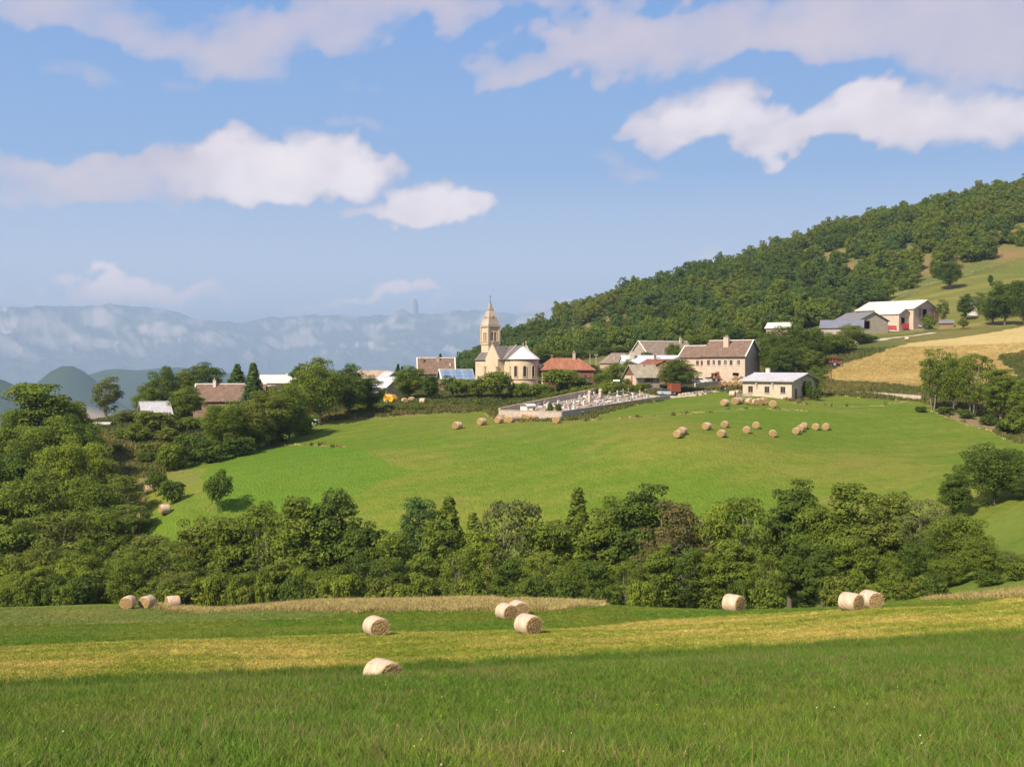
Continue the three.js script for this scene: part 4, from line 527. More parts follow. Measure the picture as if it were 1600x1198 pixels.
// ------------------------------------------------------------------ the church
{
  const D = 303, o = thing('village_church', 'cream stone church with spire, round apse and white apse roof', 'church', groundAt(796, D), 0), A = 35 * R;
  o.position.y = at(796, 604, D).y; o.rotation.y = A - Math.PI / 2;            // local +x points to the apse, local -z to the lit transept
  const Y = 7.6, RG = 11.2, lancet = (x, y, w, h) => ({ x0: x - w / 2, x1: x + w / 2, y0: y, y1: y + h, arch: 1 });
  const box = (name, mat, ...a) => part(name, bx(...a), mat, o);
  const win = (face, L, W, u, y, w, h, dx = 0, dz = 0) => { const s = new THREE.Shape(); s.moveTo(-w / 2, 0); s.lineTo(w / 2, 0); s.lineTo(w / 2, h - w / 2); s.absarc(0, h - w / 2, w / 2, 0, Math.PI, false); const g = new THREE.ExtrudeGeometry(s, { depth: .04, bevelEnabled: false, curveSegments: 6 }).translate(u, y, -.3), f = part('window', FACE[face](L, W, g).translate(dx, 0, dz), M.glass, o);
    const fr = []; for (let k = 0; k <= 8; k++) { const t = Math.PI * k / 8; fr.push(bx(.16, .2, .14, u + Math.cos(t) * (w / 2 + .07), y + h - w / 2 + Math.sin(t) * (w / 2 + .07), .02)); } fr.push(bx(.14, h - w / 2, .14, u - w / 2 - .07, y + (h - w / 2) / 2, .02), bx(.14, h - w / 2, .14, u + w / 2 + .07, y + (h - w / 2) / 2, .02), bx(w + .5, .14, .24, u, y - .08, .05), bx(.07, h - .1, .06, u, y + h / 2 - .05, -.2)); part('frame', FACE[face](L, W, merge(fr)).translate(dx, 0, dz), M.stoneTrim, f); };
  // nave along x, transept along z
  const nave = { L: 11, W: 7.4 }, nx = -6.2; const tr = { L: 6, W: 12 };
  const side = (L, holes) => wallGeo([[-L / 2, -4], [L / 2, -4], [L / 2, Y], [-L / 2, Y]], holes, .5);
  const nh = [-3.6, -1.4].map((u) => lancet(-u, 2.6, .7, 3.0));
  part('nave_wall', merge([FACE.b(nave.L, nave.W, side(nave.L, nh)).translate(nx, 0, 0), FACE.f(nave.L, nave.W, side(nave.L, [])).translate(nx, 0, 0)]), M.stone, o);
  for (const u of [-3.6, -1.4]) win('b', nave.L, nave.W, -u, 2.6, .7, 3.0, nx, 0);
  const gable = (W, holes, ov = .25) => wallGeo([[-W / 2, -4], [W / 2, -4], [W / 2, Y], [W / 2 + ov, Y], [0, RG + .45], [-W / 2 - ov, Y], [-W / 2, Y]], holes, .5);
  part('transept_wall', merge([FACE.b(tr.L, tr.W, gable(tr.L, [lancet(0, 2.4, 1.2, 4.2)])), FACE.f(tr.L, tr.W, gable(tr.L, []))]), M.stone, o); win('b', tr.L, tr.W, 0, 2.4, 1.2, 4.2);
  part('transept_wall', merge([FACE.r(tr.L, tr.W, wallGeo([[-5.5, -4], [5.5, -4], [5.5, Y], [-5.5, Y]], [], .5)), FACE.l(tr.L, tr.W, wallGeo([[-5.5, -4], [5.5, -4], [5.5, Y], [-5.5, Y]], [], .5))]), M.stone, o);
  part('facade_wall', FACE.l(nave.L, nave.W, wallGeo([[-3.2, -4], [3.2, -4], [3.2, Y], [0, RG], [-3.2, Y]], [], .5)).translate(nx, 0, 0), M.stone, o);
  const slab = (len, half, s, ov) => { const dz = half + ov, rise = (RG - Y) / half * dz, l = Math.hypot(dz, rise), g = bx(len, .16, l, 0, .08, 0), uv = g.attributes.uv, p = g.attributes.position; for (let i = 0; i < p.count; i++) uv.setXY(i, p.getX(i) + p.getY(i), p.getZ(i)); g.rotateX(s * Math.atan2(rise, dz)); g.translate(0, RG - rise / 2 + .04, s * dz / 2); return g; };
  for (const s of [1, -1]) { part('nave_roof', slab(nave.L + 3, 3.7, s, .35).translate(nx + 1.5, 0, 0), M.slate, o); part('transept_roof', slab(tr.W - .9, 3, s, .3).rotateY(Math.PI / 2), M.slate, o); part('choir_roof', slab(5.4, 3.9, s, .3).translate(4.2, 0, 0), M.slate, o); }
  for (const s of [1, -1]) { const dz = 3.9, l = Math.hypot(dz, RG - Y); part('valley_flashing', bx(.3, .1, l + .6, 0, .26, 0).rotateX(s * Math.atan2(RG - Y, dz)).translate(3.3, (RG + Y) / 2 + .05, s * dz / 2), M.whiteSheet, o); }
  part('choir_wall', merge([FACE.f(5, 7.6, wallGeo([[-2.5, -4], [2.5, -4], [2.5, Y], [-2.5, Y]], [], .5)).translate(4.2, 0, 0), FACE.b(5, 7.6, wallGeo([[-2.5, -4], [2.5, -4], [2.5, Y], [-2.5, Y]], [], .5)).translate(4.2, 0, 0)]), M.stone, o);
  // apse
  const ax = 6.6, ar = 4.2; const half = (r0, r1, y0, y1, seg = 28) => new THREE.CylinderGeometry(r1, r0, y1 - y0, seg, 1, true, -.12, Math.PI + .24).translate(ax, (y0 + y1) / 2, 0);
  part('apse_wall', half(ar, ar, -4, Y), new THREE.MeshStandardMaterial({ color: M.stone.color, map: PLASTER, roughness: .95, side: THREE.DoubleSide }), o);
  const bandM = new THREE.MeshStandardMaterial({ color: M.stoneTrim.color, map: PLASTER, roughness: .95, side: THREE.DoubleSide });
  for (const [a, b] of [[2.1, 2.4], [Y - .35, Y + .05]]) part('cornice', new THREE.LatheGeometry([[ar - .05, a], [ar + .2, a], [ar + .24, b], [ar - .05, b]].map((p) => new THREE.Vector2(...p)), 28, -.12, Math.PI + .24).translate(ax, 0, 0), bandM, o);
  part('apse_roof', new THREE.ConeGeometry(ar + .5, RG - Y + .2, 28, 1, true, -.25, Math.PI + .5).translate(ax, (RG + Y) / 2 + .1, 0), sheetM([.80, .76, .80], { side: THREE.DoubleSide }), o); part('finial', new THREE.ConeGeometry(.09, 1.3, 6).translate(ax, RG + .8, 0), M.frameWhite, o);
  for (const d of [-64, -30, 4, 38, 72]) { const a = d * R, w = .85, h = 2.9, s = new THREE.Shape(); s.moveTo(-w / 2, 0); s.lineTo(w / 2, 0); s.lineTo(w / 2, h - w / 2); s.absarc(0, h - w / 2, w / 2, 0, Math.PI, false); const put = (g) => g.rotateY(a + Math.PI / 2).translate(ax + Math.cos(a) * (ar + .0), 0, -Math.sin(a) * ar); const f = part('window', put(new THREE.ExtrudeGeometry(s, { depth: .05, bevelEnabled: false, curveSegments: 6 }).translate(0, 2.9, .0)), M.glass, o); const fr = [bx(.16, h - w / 2, .22, -w / 2 - .08, 2.9 + (h - w / 2) / 2, .05), bx(.16, h - w / 2, .22, w / 2 + .08, 2.9 + (h - w / 2) / 2, .05), bx(w + .5, .16, .3, 0, 2.82, .08)]; for (let k = 0; k <= 8; k++) fr.push(bx(.18, .2, .22, Math.cos(Math.PI * k / 8) * (w / 2 + .08), 2.9 + h - w / 2 + Math.sin(Math.PI * k / 8) * (w / 2 + .08), .05)); part('frame', put(merge(fr)), M.stoneTrim, f); }
  // buttresses, each a stepped pier
  for (const [x, z, t] of [[-2.9, -6.25, 0], [2.9, -6.25, 0], [3.15, -5.6, 1], [-9, -3.95, 0], [-11.4, -3.95, 0], [2.9, 6.25, 0], [-2.9, 6.25, 0], [6.4, 4.1, 0], [6.4, -4.1, 0]]) part('buttress', merge([bx(t ? 1 : .8, 7, t ? .8 : 1, x, -.5, z), bx(t ? .7 : .6, 2.6, t ? .6 : .7, x, 4.2, z), bx(t ? 1.15 : .95, .2, t ? .95 : 1.15, x, 3.05, z), bx(t ? .85 : .75, .18, t ? .75 : .85, x, 5.55, z)]), M.stoneTrim, o);
  // tower
  const tx = -9.6, s = 3.7, T0 = 11.9, T1 = 17.1; const tw = (holes, y0, y1) => ['f', 'b', 'l', 'r'].map((f, i) => FACE[f](s, s, wallGeo([[-s / 2 + (i > 1 ? .4 : 0), y0], [s / 2 - (i > 1 ? .4 : 0), y0], [s / 2 - (i > 1 ? .4 : 0), y1], [-s / 2 + (i > 1 ? .4 : 0), y1]], holes, .4)).translate(tx, 0, 0));
  part('tower_wall', merge(tw([], -4, T0)), M.stone, o); part('belfry_wall', merge(tw([lancet(-.5, T0 + .9, .62, 2.5), lancet(.5, T0 + .9, .62, 2.5)], T0, T1)), M.stone, o); part('belfry_dark_box', bx(s - 1.5, T1 - T0 - .6, s - 1.5, tx, (T0 + T1) / 2, 0), M.wood, o);  // solid brown box added inside, its colour makes the belfry openings look dark
  for (const y of [T0, T0 + .75, T1 - .1]) part('cornice', bx(s + (y > 16 ? .6 : .34), .26, s + (y > 16 ? .6 : .34), tx, y, 0), M.stoneTrim, o);
  for (const a of [-1, 1]) for (const b of [-1, 1]) part('corner_pier', bx(.42, T1 - T0 - .3, .42, tx + a * (s / 2 + .02), (T0 + T1) / 2, b * (s / 2 + .02)), M.stoneTrim, o);
  const sp = new THREE.CylinderGeometry(.12, (s + .38) / Math.SQRT2, 7.0, 4, 1).rotateY(Math.PI / 4).toNonIndexed(); sp.computeVertexNormals(); sp.translate(tx, T1 + 3.5, 0); part('spire', sp, tileM([.52, .45, .36]), o);
  for (const [dx, dz] of [[1, 0], [-1, 0], [0, 1], [0, -1]]) { const l = part('lucarne', merge([bx(dx ? .7 : .48, 1.1, dz ? .7 : .48, tx + dx * 1.08, T1 + 2.2, dz * 1.08), new THREE.ConeGeometry(.42, .8, 4).rotateY(Math.PI / 4).translate(tx + dx * 1.08, T1 + 3.1, dz * 1.08)]), M.stoneTrim, o); part('opening_shade_panel', bx(dx ? .05 : .34, .9, dz ? .05 : .34, tx + dx * 1.44, T1 + 2.2, dz * 1.44), M.wood, l); }  // brown panel on each lucarne stands in for the shade of an opening
  part('cross', merge([new THREE.CylinderGeometry(.05, .09, 2.6, 6).translate(tx, T1 + 7.7, 0), bx(.07, .07, .8, tx, T1 + 8.35, 0), bx(.8, .07, .07, tx, T1 + 8.35, 0), new THREE.SphereGeometry(.18, 8, 6).translate(tx, T1 + 7.0, 0)]), M.iron, o);
  for (const z of [-6, 6]) part('gable_cross', merge([bx(.16, 1.3, .16, 0, RG + 1, z - Math.sign(z) * .25), bx(.8, .16, .16, 0, RG + 1.2, z - Math.sign(z) * .25)]), M.stoneTrim, o);
}

// ------------------------------------------------------------------ walls and the cemetery
function wallRun(o, pts, height, th, mat, capMat, over = 0) { // one straight piece of wall and coping for each stretch
  for (let i = 0; i < pts.length - 1; i++) { const a = pts[i], b = pts[i + 1], L = Math.hypot(b.x - a.x, b.z - a.z), ang = Math.atan2(-(b.z - a.z), b.x - a.x), ha = a.y + height[i], hb = b.y + height[i + 1];
    const s = new THREE.Shape([[0, Math.min(a.y, b.y) - 1.2], [L, Math.min(a.y, b.y) - 1.2], [L, hb], [0, ha]].map((p) => new THREE.Vector2(...p))), g = new THREE.ExtrudeGeometry(s, { depth: th, bevelEnabled: false }).translate(0, 0, -th / 2).rotateY(ang).translate(a.x, 0, a.z); const w = part('wall_panel', g, mat, o);
    if (capMat) { const c = new THREE.Shape([[0, ha], [L, hb], [L, hb + .12], [0, ha + .12]].map((p) => new THREE.Vector2(...p))); part('coping', new THREE.ExtrudeGeometry(c, { depth: th + .14, bevelEnabled: false }).translate(0, 0, -th / 2 - .07).rotateY(ang).translate(a.x, 0, a.z), capMat, w); } } }
{
  const A = onGround(780, 653.5), B = onGround(877, 656.5), C = onGround(1046, 622.5), E = new THREE.Vector3(A.x + C.x - B.x, 0, A.z + C.z - B.z); E.y = H(E.x, E.z);
  const on = (a, b, t) => { const p = a.clone().lerp(b, t); p.y = H(p.x, p.z); return p; }, BC = [0, .2, .4, .6, .8, 1].map((t) => on(B, C, t)), AB = [0, .5, 1].map((t) => on(A, B, t)), AE = [0, .25, .5, .75, 1].map((t) => on(A, E, t));
  const topB = B.y + 1.75, topA = A.y + 1.7, topC = C.y + .75, topE = Math.max(E.y + .5, topC - .1);
  const o1 = thing('cemetery_front_wall', 'pale rendered end wall of the cemetery above the far field', 'wall', new THREE.Vector3()); wallRun(o1, AB, AB.map((p, i) => lerp(topA, topB, i / 2) - p.y), .35, M.concrete, M.stoneTrim);
  const o2 = thing('cemetery_side_wall', 'long weathered side wall of the cemetery beside the far field', 'wall', new THREE.Vector3()); wallRun(o2, BC, BC.map((p, i) => lerp(topB, topC, i / 5) - p.y), .35, M.concrete, M.stoneTrim);
  const o3 = thing('cemetery_back_wall', 'low back wall of the cemetery below the garden hedge', 'wall', new THREE.Vector3()); wallRun(o3, AE, AE.map((p, i) => lerp(topA, topE, i / 4) + .35 - p.y), .3, M.concrete, M.stoneTrim);
  const lvl = (s, t) => { const p = B.clone().lerp(C, s).lerp(A.clone().lerp(E, s), t); p.y = Math.max(H(p.x, p.z) + .03, lerp(lerp(topB, topC, s), lerp(topA, topE, s), t) - .8); return p; };
  const P = [], I = []; for (let i = 0; i <= 24; i++) for (let j = 0; j <= 8; j++) { const p = lvl(i / 24, .015 + .97 * j / 8); P.push(p.x, p.y, p.z); if (i < 24 && j < 8) { const k = i * 9 + j; I.push(k, k + 9, k + 1, k + 1, k + 9, k + 10); } }
  const tg = geoOf(P, I); structure('cemetery_ground', tg, new THREE.MeshStandardMaterial({ color: lin(.26, .225, .165), roughness: 1, side: THREE.DoubleSide }), 'gravel terrace inside the cemetery walls');
  const r = rngOf(12), mats = [std([.70, .66, .64]), std([.52, .50, .50]), std([.62, .47, .42]), std([.36, .34, .36], { roughness: .4 }), std([.74, .70, .62]), std([.40, .27, .22])], tones = ['white', 'light grey', 'pink', 'dark polished', 'cream', 'reddish'];
  const face = Math.atan2(-(C.z - B.z), C.x - B.x);
  const slabG = new RoundedBoxGeometry(.95, .3, 1.9, 1, .04).translate(0, .1, .7);
  const shapes = [(s) => { s.moveTo(-.42, 0); s.lineTo(.42, 0); s.lineTo(.42, .8); s.absarc(0, .8, .42, 0, Math.PI, false); }, (s) => { s.moveTo(-.5, 0); s.lineTo(.5, 0); s.lineTo(.5, 1); s.lineTo(0, 1.25); s.lineTo(-.5, 1); }, (s) => { s.moveTo(-.45, 0); s.lineTo(.45, 0); s.lineTo(.38, 1.1); s.lineTo(-.38, 1.1); }].map((f) => { const s = new THREE.Shape(); f(s); return new THREE.ExtrudeGeometry(s, { depth: .16, bevelEnabled: true, bevelSize: .02, bevelThickness: .02, bevelSegments: 1, curveSegments: 6 }).translate(0, 0, -.25); });
  const crossG = merge([bx(.18, 1.5, .16, 0, .9, -.15), bx(.8, .18, .16, 0, 1.2, -.15), bx(.5, .4, .4, 0, .2, -.15)]), words = ['round topped', 'pointed', 'square', 'cross shaped'];
  for (let s = .03; s < .95; s += .05) for (const t of [.08, .24, .42, .6, .78, .93]) { if (r() < .3) continue; const k = Math.floor(r() * 4), m = Math.floor(r() * 6), p = lvl(s + (r() - .5) * .02, t + (r() - .5) * .05); if (s > .02 && s < .24 && t > .5 && t < 1) continue;
    const o = thing('gravestone', `${tones[m]} ${words[k]} gravestone on a slab inside the cemetery walls`, 'gravestone', p, face + (r() - .5) * .1 + (r() < .5 ? Math.PI / 2 : -Math.PI / 2) * 0 - .15, `gravestones, ${tones[m]} ${words[k]}`); const q = .58 + .42 * r(); o.scale.setScalar(q); part('headstone', k === 3 ? crossG : shapes[k], mats[m], o); part('slab', slabG, mats[(m + 1) % 6], o); }
  for (const s of [.56, .66]) { const o = thing('stone_pillar', 'slim cream stone pillar with round cap in the cemetery', 'pillar', lvl(s, .62), face, 'cemetery pillars'); part('shaft', bx(.62, 2.1, .62, 0, 1.05, 0), M.cream, o); part('cap', new THREE.SphereGeometry(.46, 10, 6, 0, 6.3, 0, 1.57).translate(0, 2.1, 0), M.cream, o); }
  { const o = thing('cemetery_shelter', 'white barrel topped glass shelter at the back of the cemetery', 'shelter', lvl(.13, .8), face), g = new THREE.CylinderGeometry(1, 1, 4.2, 12, 1, true, 0, Math.PI).rotateZ(Math.PI / 2).rotateX(-Math.PI / 2); part('canopy', new THREE.CylinderGeometry(1.15, 1.15, 4.4, 14, 1, true, -Math.PI / 2, Math.PI).rotateZ(Math.PI / 2).scale(1, .55, 1).translate(0, 1.25, 0), new THREE.MeshStandardMaterial({ color: lin(.72, .70, .68), roughness: .5, side: THREE.DoubleSide }), o); for (let i = 0; i < 6; i++) part('rib', new THREE.TorusGeometry(1.16, .035, 4, 12, Math.PI).rotateY(Math.PI / 2).scale(1, .55, 1).translate(-2.15 + i * .86, 1.26, 0), M.frameWhite, o); for (const x of [-2, 2]) for (const z of [-1, 1]) part('post', bx(.1, 1.4, .1, x, .6, z * 1.08), M.frameWhite, o); part('end_panel', bx(.05, 1.2, 2.1, -2.1, .65, 0), M.frameWhite, o); part('end_panel', bx(.05, 1.2, 2.1, 2.1, .65, 0), M.frameWhite, o); o.scale.setScalar(.8); }
  for (const [s, t] of [[.06, .30], [.09, .22]]) plant('shrub', 'dark', lvl(s, t), 2.2, 1.5, 'clipped round among the gravestones', 'cemetery shrubs');
}
{ const o = thing('concrete_field_wall', 'low pale concrete wall along the lane at the field edge', 'wall', new THREE.Vector3()); const pts = [[1330, 613], [1360, 615.5], [1392, 620], [1416, 624], [1440, 627]].map((a) => onGround(...a)); wallRun(o, pts, [.25, .45, .8, 1.1, 1.25], .3, M.concrete, null);
  const w = thing('yard_wall', 'low stone retaining wall below the farmhouse yard', 'wall', new THREE.Vector3()); const q = [[1086, 607], [1104, 605], [1128, 602.5]].map((a) => onGround(...a)); wallRun(w, q, [1.3, 1.3, 1.1], .4, M.concrete, M.stoneTrim);
  const d = thing('garden_retaining_wall', 'dark retaining wall beside the lane below the chalet', 'wall', new THREE.Vector3()); wallRun(d, [[1008, 612], [1034, 609], [1062, 607], [1084, 606]].map((a) => onGround(...a)), [.6, 1, 1.2, .6], .3, M.grey, null); }
// utility poles
for (const [px, top, foot, lab] of [[931.5, 553, -592, 'wooden utility pole with lamp behind the cemetery gardens'], [1029.5, 557, -601, 'wooden utility pole beside the small chalet'], [922, 553, -596, 'thin wooden pole at the corner of the red walled house'], [1299, 577, -600, 'short thin post behind the low barn']]) { const p = onGround(px, -foot), h = at(px, top, -p.z).y - p.y, o = thing('utility_pole', lab, 'pole', p, .3); part('pole', new THREE.CylinderGeometry(.11, .16, h + .5, 8).translate(0, h / 2 - .25, 0), px === 1299 ? M.wood : std([.42, .36, .28]), o); if (px < 932 && px > 925 || px > 1000 && px < 1100) { const c = part('crossarm', bx(1.3, .12, .12, 0, h - .4, 0), std([.3, .25, .2]), o); for (const x of [-.5, 0, .5]) part('insulator', new THREE.CylinderGeometry(.05, .07, .2, 6).translate(x, h - .23, 0), M.frameWhite, c); } }
{ const p = groundAt(838, 296), o = thing('satellite_dish', 'white satellite dish on a mast beside the red walled house', 'dish', p, -.5), y = at(838, 570, 296).y - p.y; part('mast', new THREE.CylinderGeometry(.06, .06, y + .4, 6).translate(0, y / 2 - .2, 0), M.iron, o); const d = part('dish', new THREE.SphereGeometry(1.3, 14, 6, 0, 6.284, 0, .6).rotateX(-Math.PI / 2 - .3).translate(0, y, -.9), new THREE.MeshStandardMaterial({ color: lin(.75, .72, .7), roughness: .5, side: THREE.DoubleSide }), o); part('feed_arm', bx(.04, .04, 1, 0, y - .3, .3), M.iron, d); }

// ------------------------------------------------------------------ round bales
const STRAW = (() => { const N = 512, cv = document.createElement('canvas'); cv.width = cv.height = N; const c = cv.getContext('2d'), r = rngOf(8); c.fillStyle = 'rgb(186,156,110)'; c.fillRect(0, 0, N, N);
  for (let i = 0; i < 5200; i++) { const rad = Math.sqrt(r()) * 262, a = r() * 6.283, da = (6 + 30 * r()) / Math.max(20, rad), v = r(), jit = (r() - .5) * 14; c.strokeStyle = v < .28 ? `rgba(112,80,44,${.5 + .4 * r()})` : v < .75 ? `rgba(${192 + 40 * r()},${162 + 36 * r()},${114 + 36 * r()},.8)` : `rgba(${226 + 20 * r()},${190 + 20 * r()},${124 + 30 * r()},.9)`; c.lineWidth = .8 + 1.8 * r(); c.beginPath(); c.moveTo(256 + Math.cos(a) * rad, 256 + Math.sin(a) * rad); c.lineTo(256 + Math.cos(a + da) * (rad + jit), 256 + Math.sin(a + da) * (rad + jit)); c.stroke(); }
  const t = new THREE.CanvasTexture(cv); t.colorSpace = THREE.SRGBColorSpace; return t; })();
const WRAP = noiseTex(512, (u, v) => { const a = .80 + .26 * (cyc(u, v, 3.4, 5) - .5) + .12 * (n2(u * 260, v * 40) - .5) - ((v * 14) % 1 < .1 ? .035 : 0), s = clamp(3.2 * (cyc(v, u, 2.2, 4) - .47)); return [a, a * lerp(.915, .84, s), a * lerp(.83, .64, s)]; }, 1);
const BALE = (() => {
  const r = .7, L = 1.22, prof = [[r - .09, -L / 2 + .004], [r - .03, -L / 2 + .03], [r, -L / 2 + .1], [r + .015, -L / 4], [r + .008, 0], [r + .018, L / 4], [r, L / 2 - .1], [r - .03, L / 2 - .03], [r - .09, L / 2 - .004]].map((p) => new THREE.Vector2(...p)), side = new THREE.LatheGeometry(prof, 40), p = side.attributes.position;
  for (let i = 0; i < p.count; i++) { const a = Math.atan2(p.getZ(i), p.getX(i)), k = 1 + (fbm(Math.cos(a) * 2.5 + 9, Math.sin(a) * 2.5 + p.getY(i) * 1.3, 3) - .5) * .05; p.setX(i, p.getX(i) * k); p.setZ(i, p.getZ(i) * k); } side.computeVertexNormals();
  const end = (() => { const P = [], U = [], I = [], NR = 16, NA = 44; for (let i = 0; i <= NR; i++) for (let j = 0; j <= NA; j++) { const q = i / NR * (r - .05), a = j / NA * 6.28319, sp = Math.sin((q * 3.4 - a / 6.28319) * 6.28 * 1.4), y = (i === NR ? -.02 : .012 + .03 * sp * (i > 1) + (fbm(Math.cos(a) * q * 9 + 30, Math.sin(a) * q * 9 + 30, 3) - .5) * .12) + .03 * (1 - q / r); P.push(Math.cos(a) * q, L / 2 + y, Math.sin(a) * q); U.push(.5 + Math.cos(a) * q / r * .48, .5 + Math.sin(a) * q / r * .48); } for (let i = 0; i < NR; i++) for (let j = 0; j < NA; j++) { const a = i * (NA + 1) + j; I.push(a, a + 1, a + NA + 1, a + 1, a + NA + 2, a + NA + 1); } const g = new THREE.BufferGeometry(); g.setAttribute('position', new THREE.Float32BufferAttribute(P, 3)); g.setAttribute('uv', new THREE.Float32BufferAttribute(U, 2)); g.setIndex(I); g.computeVertexNormals(); return g; })();
  const fuzz = (() => { const P = [], I = [], q = rngOf(2); for (let i = 0; i < 420; i++) { const a = q() * 6.283, rr = Math.sqrt(q()) * (r - .02), b = P.length / 3, l = .08 + .16 * q(), da = q() * 6.283, y = L / 2 + .02; const x = Math.cos(a) * rr, z = Math.sin(a) * rr, ex = x + Math.cos(da) * l, ez = z + Math.sin(da) * l, w = .012; P.push(x, y, z, x + w, y + .012, z + w, ex, y + .03 + .06 * q(), ez); I.push(b, b + 1, b + 2); } return geoOf(P, I); })();
  for (const g of [side, end, fuzz]) g.rotateX(Math.PI / 2).translate(0, r - .03, 0);
  return { side, end, back: end.clone().rotateY(Math.PI), fuzz };
})();
const wrapM = [0, 1, 2].map((i) => new THREE.MeshStandardMaterial({ color: lin(...[[.80, .76, .72], [.82, .77, .70], [.74, .70, .62]][i]), map: WRAP, roughness: .8 })), strawM = [0, 1].map((i) => new THREE.MeshStandardMaterial({ color: lin(...[[.74, .72, .70], [.64, .61, .57]][i]), map: STRAW, roughness: 1, bumpMap: STRAW, bumpScale: .02 })), fuzzM = new THREE.MeshStandardMaterial({ color: lin(.55, .38, .17), roughness: 1, side: THREE.DoubleSide });
const baleRng = rngOf(55);
function bale(p, turn, label, group, tilt) { const o = thing('round_bale', label, 'bale', p, turn * R, group), k = Math.floor(baleRng() * 3); part('net_wrap', BALE.side, wrapM[k], o); part('straw_end', BALE.end, strawM[k % 2], o); part('straw_end', BALE.back, strawM[k % 2], o); part('loose_straw', BALE.fuzz, fuzzM, o); const s = .97 + .08 * baleRng(); o.scale.set(s * (1 + .05 * baleRng()), s * (.9 + .09 * baleRng()), s); if (tilt) o.rotation.z = tilt; return o; }
const sunk = (p, d = .03) => { p.y -= d; return p; };
bale(sunk(groundAt(597, 50.5), .22), 44, 'straw bale half hidden by the tall uncut grass');
bale(sunk(onGround(587, 993)), 33, 'straw bale standing alone on the green strip of the mown field');
bale(sunk(onGround(825, 990.5)), 40, 'foremost straw bale of the three clustered on the mown field');
bale(sunk(onGround(791, 967.5)), 36, 'straw bale just behind the foremost of the three clustered bales');
bale(sunk(onGround(810, 962)), 24, 'hindmost straw bale of the three clustered on the mown field');
bale(sunk(onGround(1146, 956)), 46, 'straw bale lying alone in front of the dark tree belt');
bale(sunk(onGround(1330, 954)), 40, 'front straw bale of the pair before the tree belt');
bale(sunk(onGround(1361, 950)), 22, 'rear straw bale of the pair before the tree belt');
bale(sunk(onGround(200, 950.5)), -4, 'straw bale showing only its round end at the belt edge'); bale(sunk(onGround(230, 949.5)), -20, 'middle straw bale of three beside the dry grass strip'); bale(sunk(groundAt(268, 114)), -58, 'straw bale sunk behind the end of the dry grass strip');
for (const [px, py, t] of [[1060, 683.5, -38], [1066.5, 678.5, -38], [1105, 671, -44], [1133, 667.5, -26], [1128, 682.5, -32], [1167, 676.5, -16], [1182, 669, -16], [1208, 682, -12], [1245, 678, -30], [1252, 674, -34], [1257, 670, -30], [1275, 671.5, -22], [1291, 671.5, -22]]) bale(sunk(onGround(px, py)), t, 'round straw bale scattered on the far hay field', 'bales on the far field').scale.multiplyScalar(.9);
for (const [px, py, t] of [[1133, 634, -50], [1150, 631.5, -30], [1156, 630.5, -30], [1172, 632, 20], [1179, 632.5, 24], [1186, 632.5, 20], [1193, 631.5, 22], [1208, 636, -14], [1145, 620, 60], [1153, 618.5, 30]]) bale(sunk(onGround(px, py)), t, 'round straw bale lying near the low cream barn', 'bales by the low barn');
for (const [px, py, t] of [[780, 661, -40], [783, 656.5, -40], [792, 659, -36], [798.5, 660, -36], [805, 659, -50], [821, 656.5, -30], [827, 657, -40], [834, 657, -50], [870, 661, -20]]) bale(sunk(onGround(px, py)), t, 'round straw bale below the cemetery end wall', 'bales below the cemetery');
bale(sunk(onGround(715, 670)), -42, 'straw bale farther from the cemetery wall of two spaced bales'); bale(sunk(onGround(753, 664)), -46, 'straw bale nearer the cemetery wall of two spaced bales');
bale(sunk(onGround(398, 694)), 70, 'straw bale at the foot of the field hedge'); bale(sunk(onGround(232, 770)), -60, 'straw bale beside the two lone field trees'); bale(sunk(onGround(257, 802)), -55, 'straw bale downhill of the two lone field trees'); bale(sunk(onGround(220, 814)), -50, 'straw bale at the lower corner of the far field'); bale(sunk(onGround(136, 661)), 80, 'straw bale beyond the wooded slope near the white trailer');
for (const [px, py, t] of [[632, 630, 20], [643, 628, -30], [660, 631, 80]]) bale(sunk(onGround(px, py)), t, 'weathered round bale beside the yellow machine', 'bales by the yellow machine');
for (const [px, py, t] of [[1319, 543, 60], [1337, 540, 30], [1342, 536, 40], [1351, 534, 20], [1417, 532, 85]]) bale(sunk(onGround(px, py)), t, 'round bale beside the bushes above the wheat', 'bales above the wheat');
{ const p = onGround(494, 664), o = thing('wrapped_bale', 'white film wrapped bale against the field hedge', 'bale', p, .9), m = std([.80, .80, .80], { roughness: .35 }); part('film', BALE.side, m, o); part('film_end', BALE.end, m, o); part('film_end', BALE.back, m, o); o.scale.setScalar(1.05); }

// ------------------------------------------------------------------ vehicles
const paint = (c) => new THREE.MeshPhysicalMaterial({ color: lin(...c), roughness: .45, clearcoat: .5, clearcoatRoughness: .2 }), TYRE = std([.03, .03, .03]), HUB = std([.5, .5, .5], { roughness: .4, metalness: .6 }), LAMP_GLASS = std([.8, .78, .7], { roughness: .2 });
function wheel(o, x, y, z, r, w) { const g = new THREE.Mesh(new THREE.TorusGeometry(r * .72, r * .28, 8, 18), TYRE); const t = part('wheel', new THREE.CylinderGeometry(r, r, w, 18).rotateX(Math.PI / 2), TYRE, o); t.position.set(x, y, z); part('rim', new THREE.CylinderGeometry(r * .58, r * .58, w + .03, 12).rotateX(Math.PI / 2), HUB, t); return t; }
const extr = (pts, d, bev = .05) => new THREE.ExtrudeGeometry(new THREE.Shape(pts.map((p) => new THREE.Vector2(...p))), { depth: d - 2 * bev, bevelEnabled: true, bevelSize: bev, bevelThickness: bev, bevelSegments: 2 }).translate(0, 0, -d / 2 + bev);
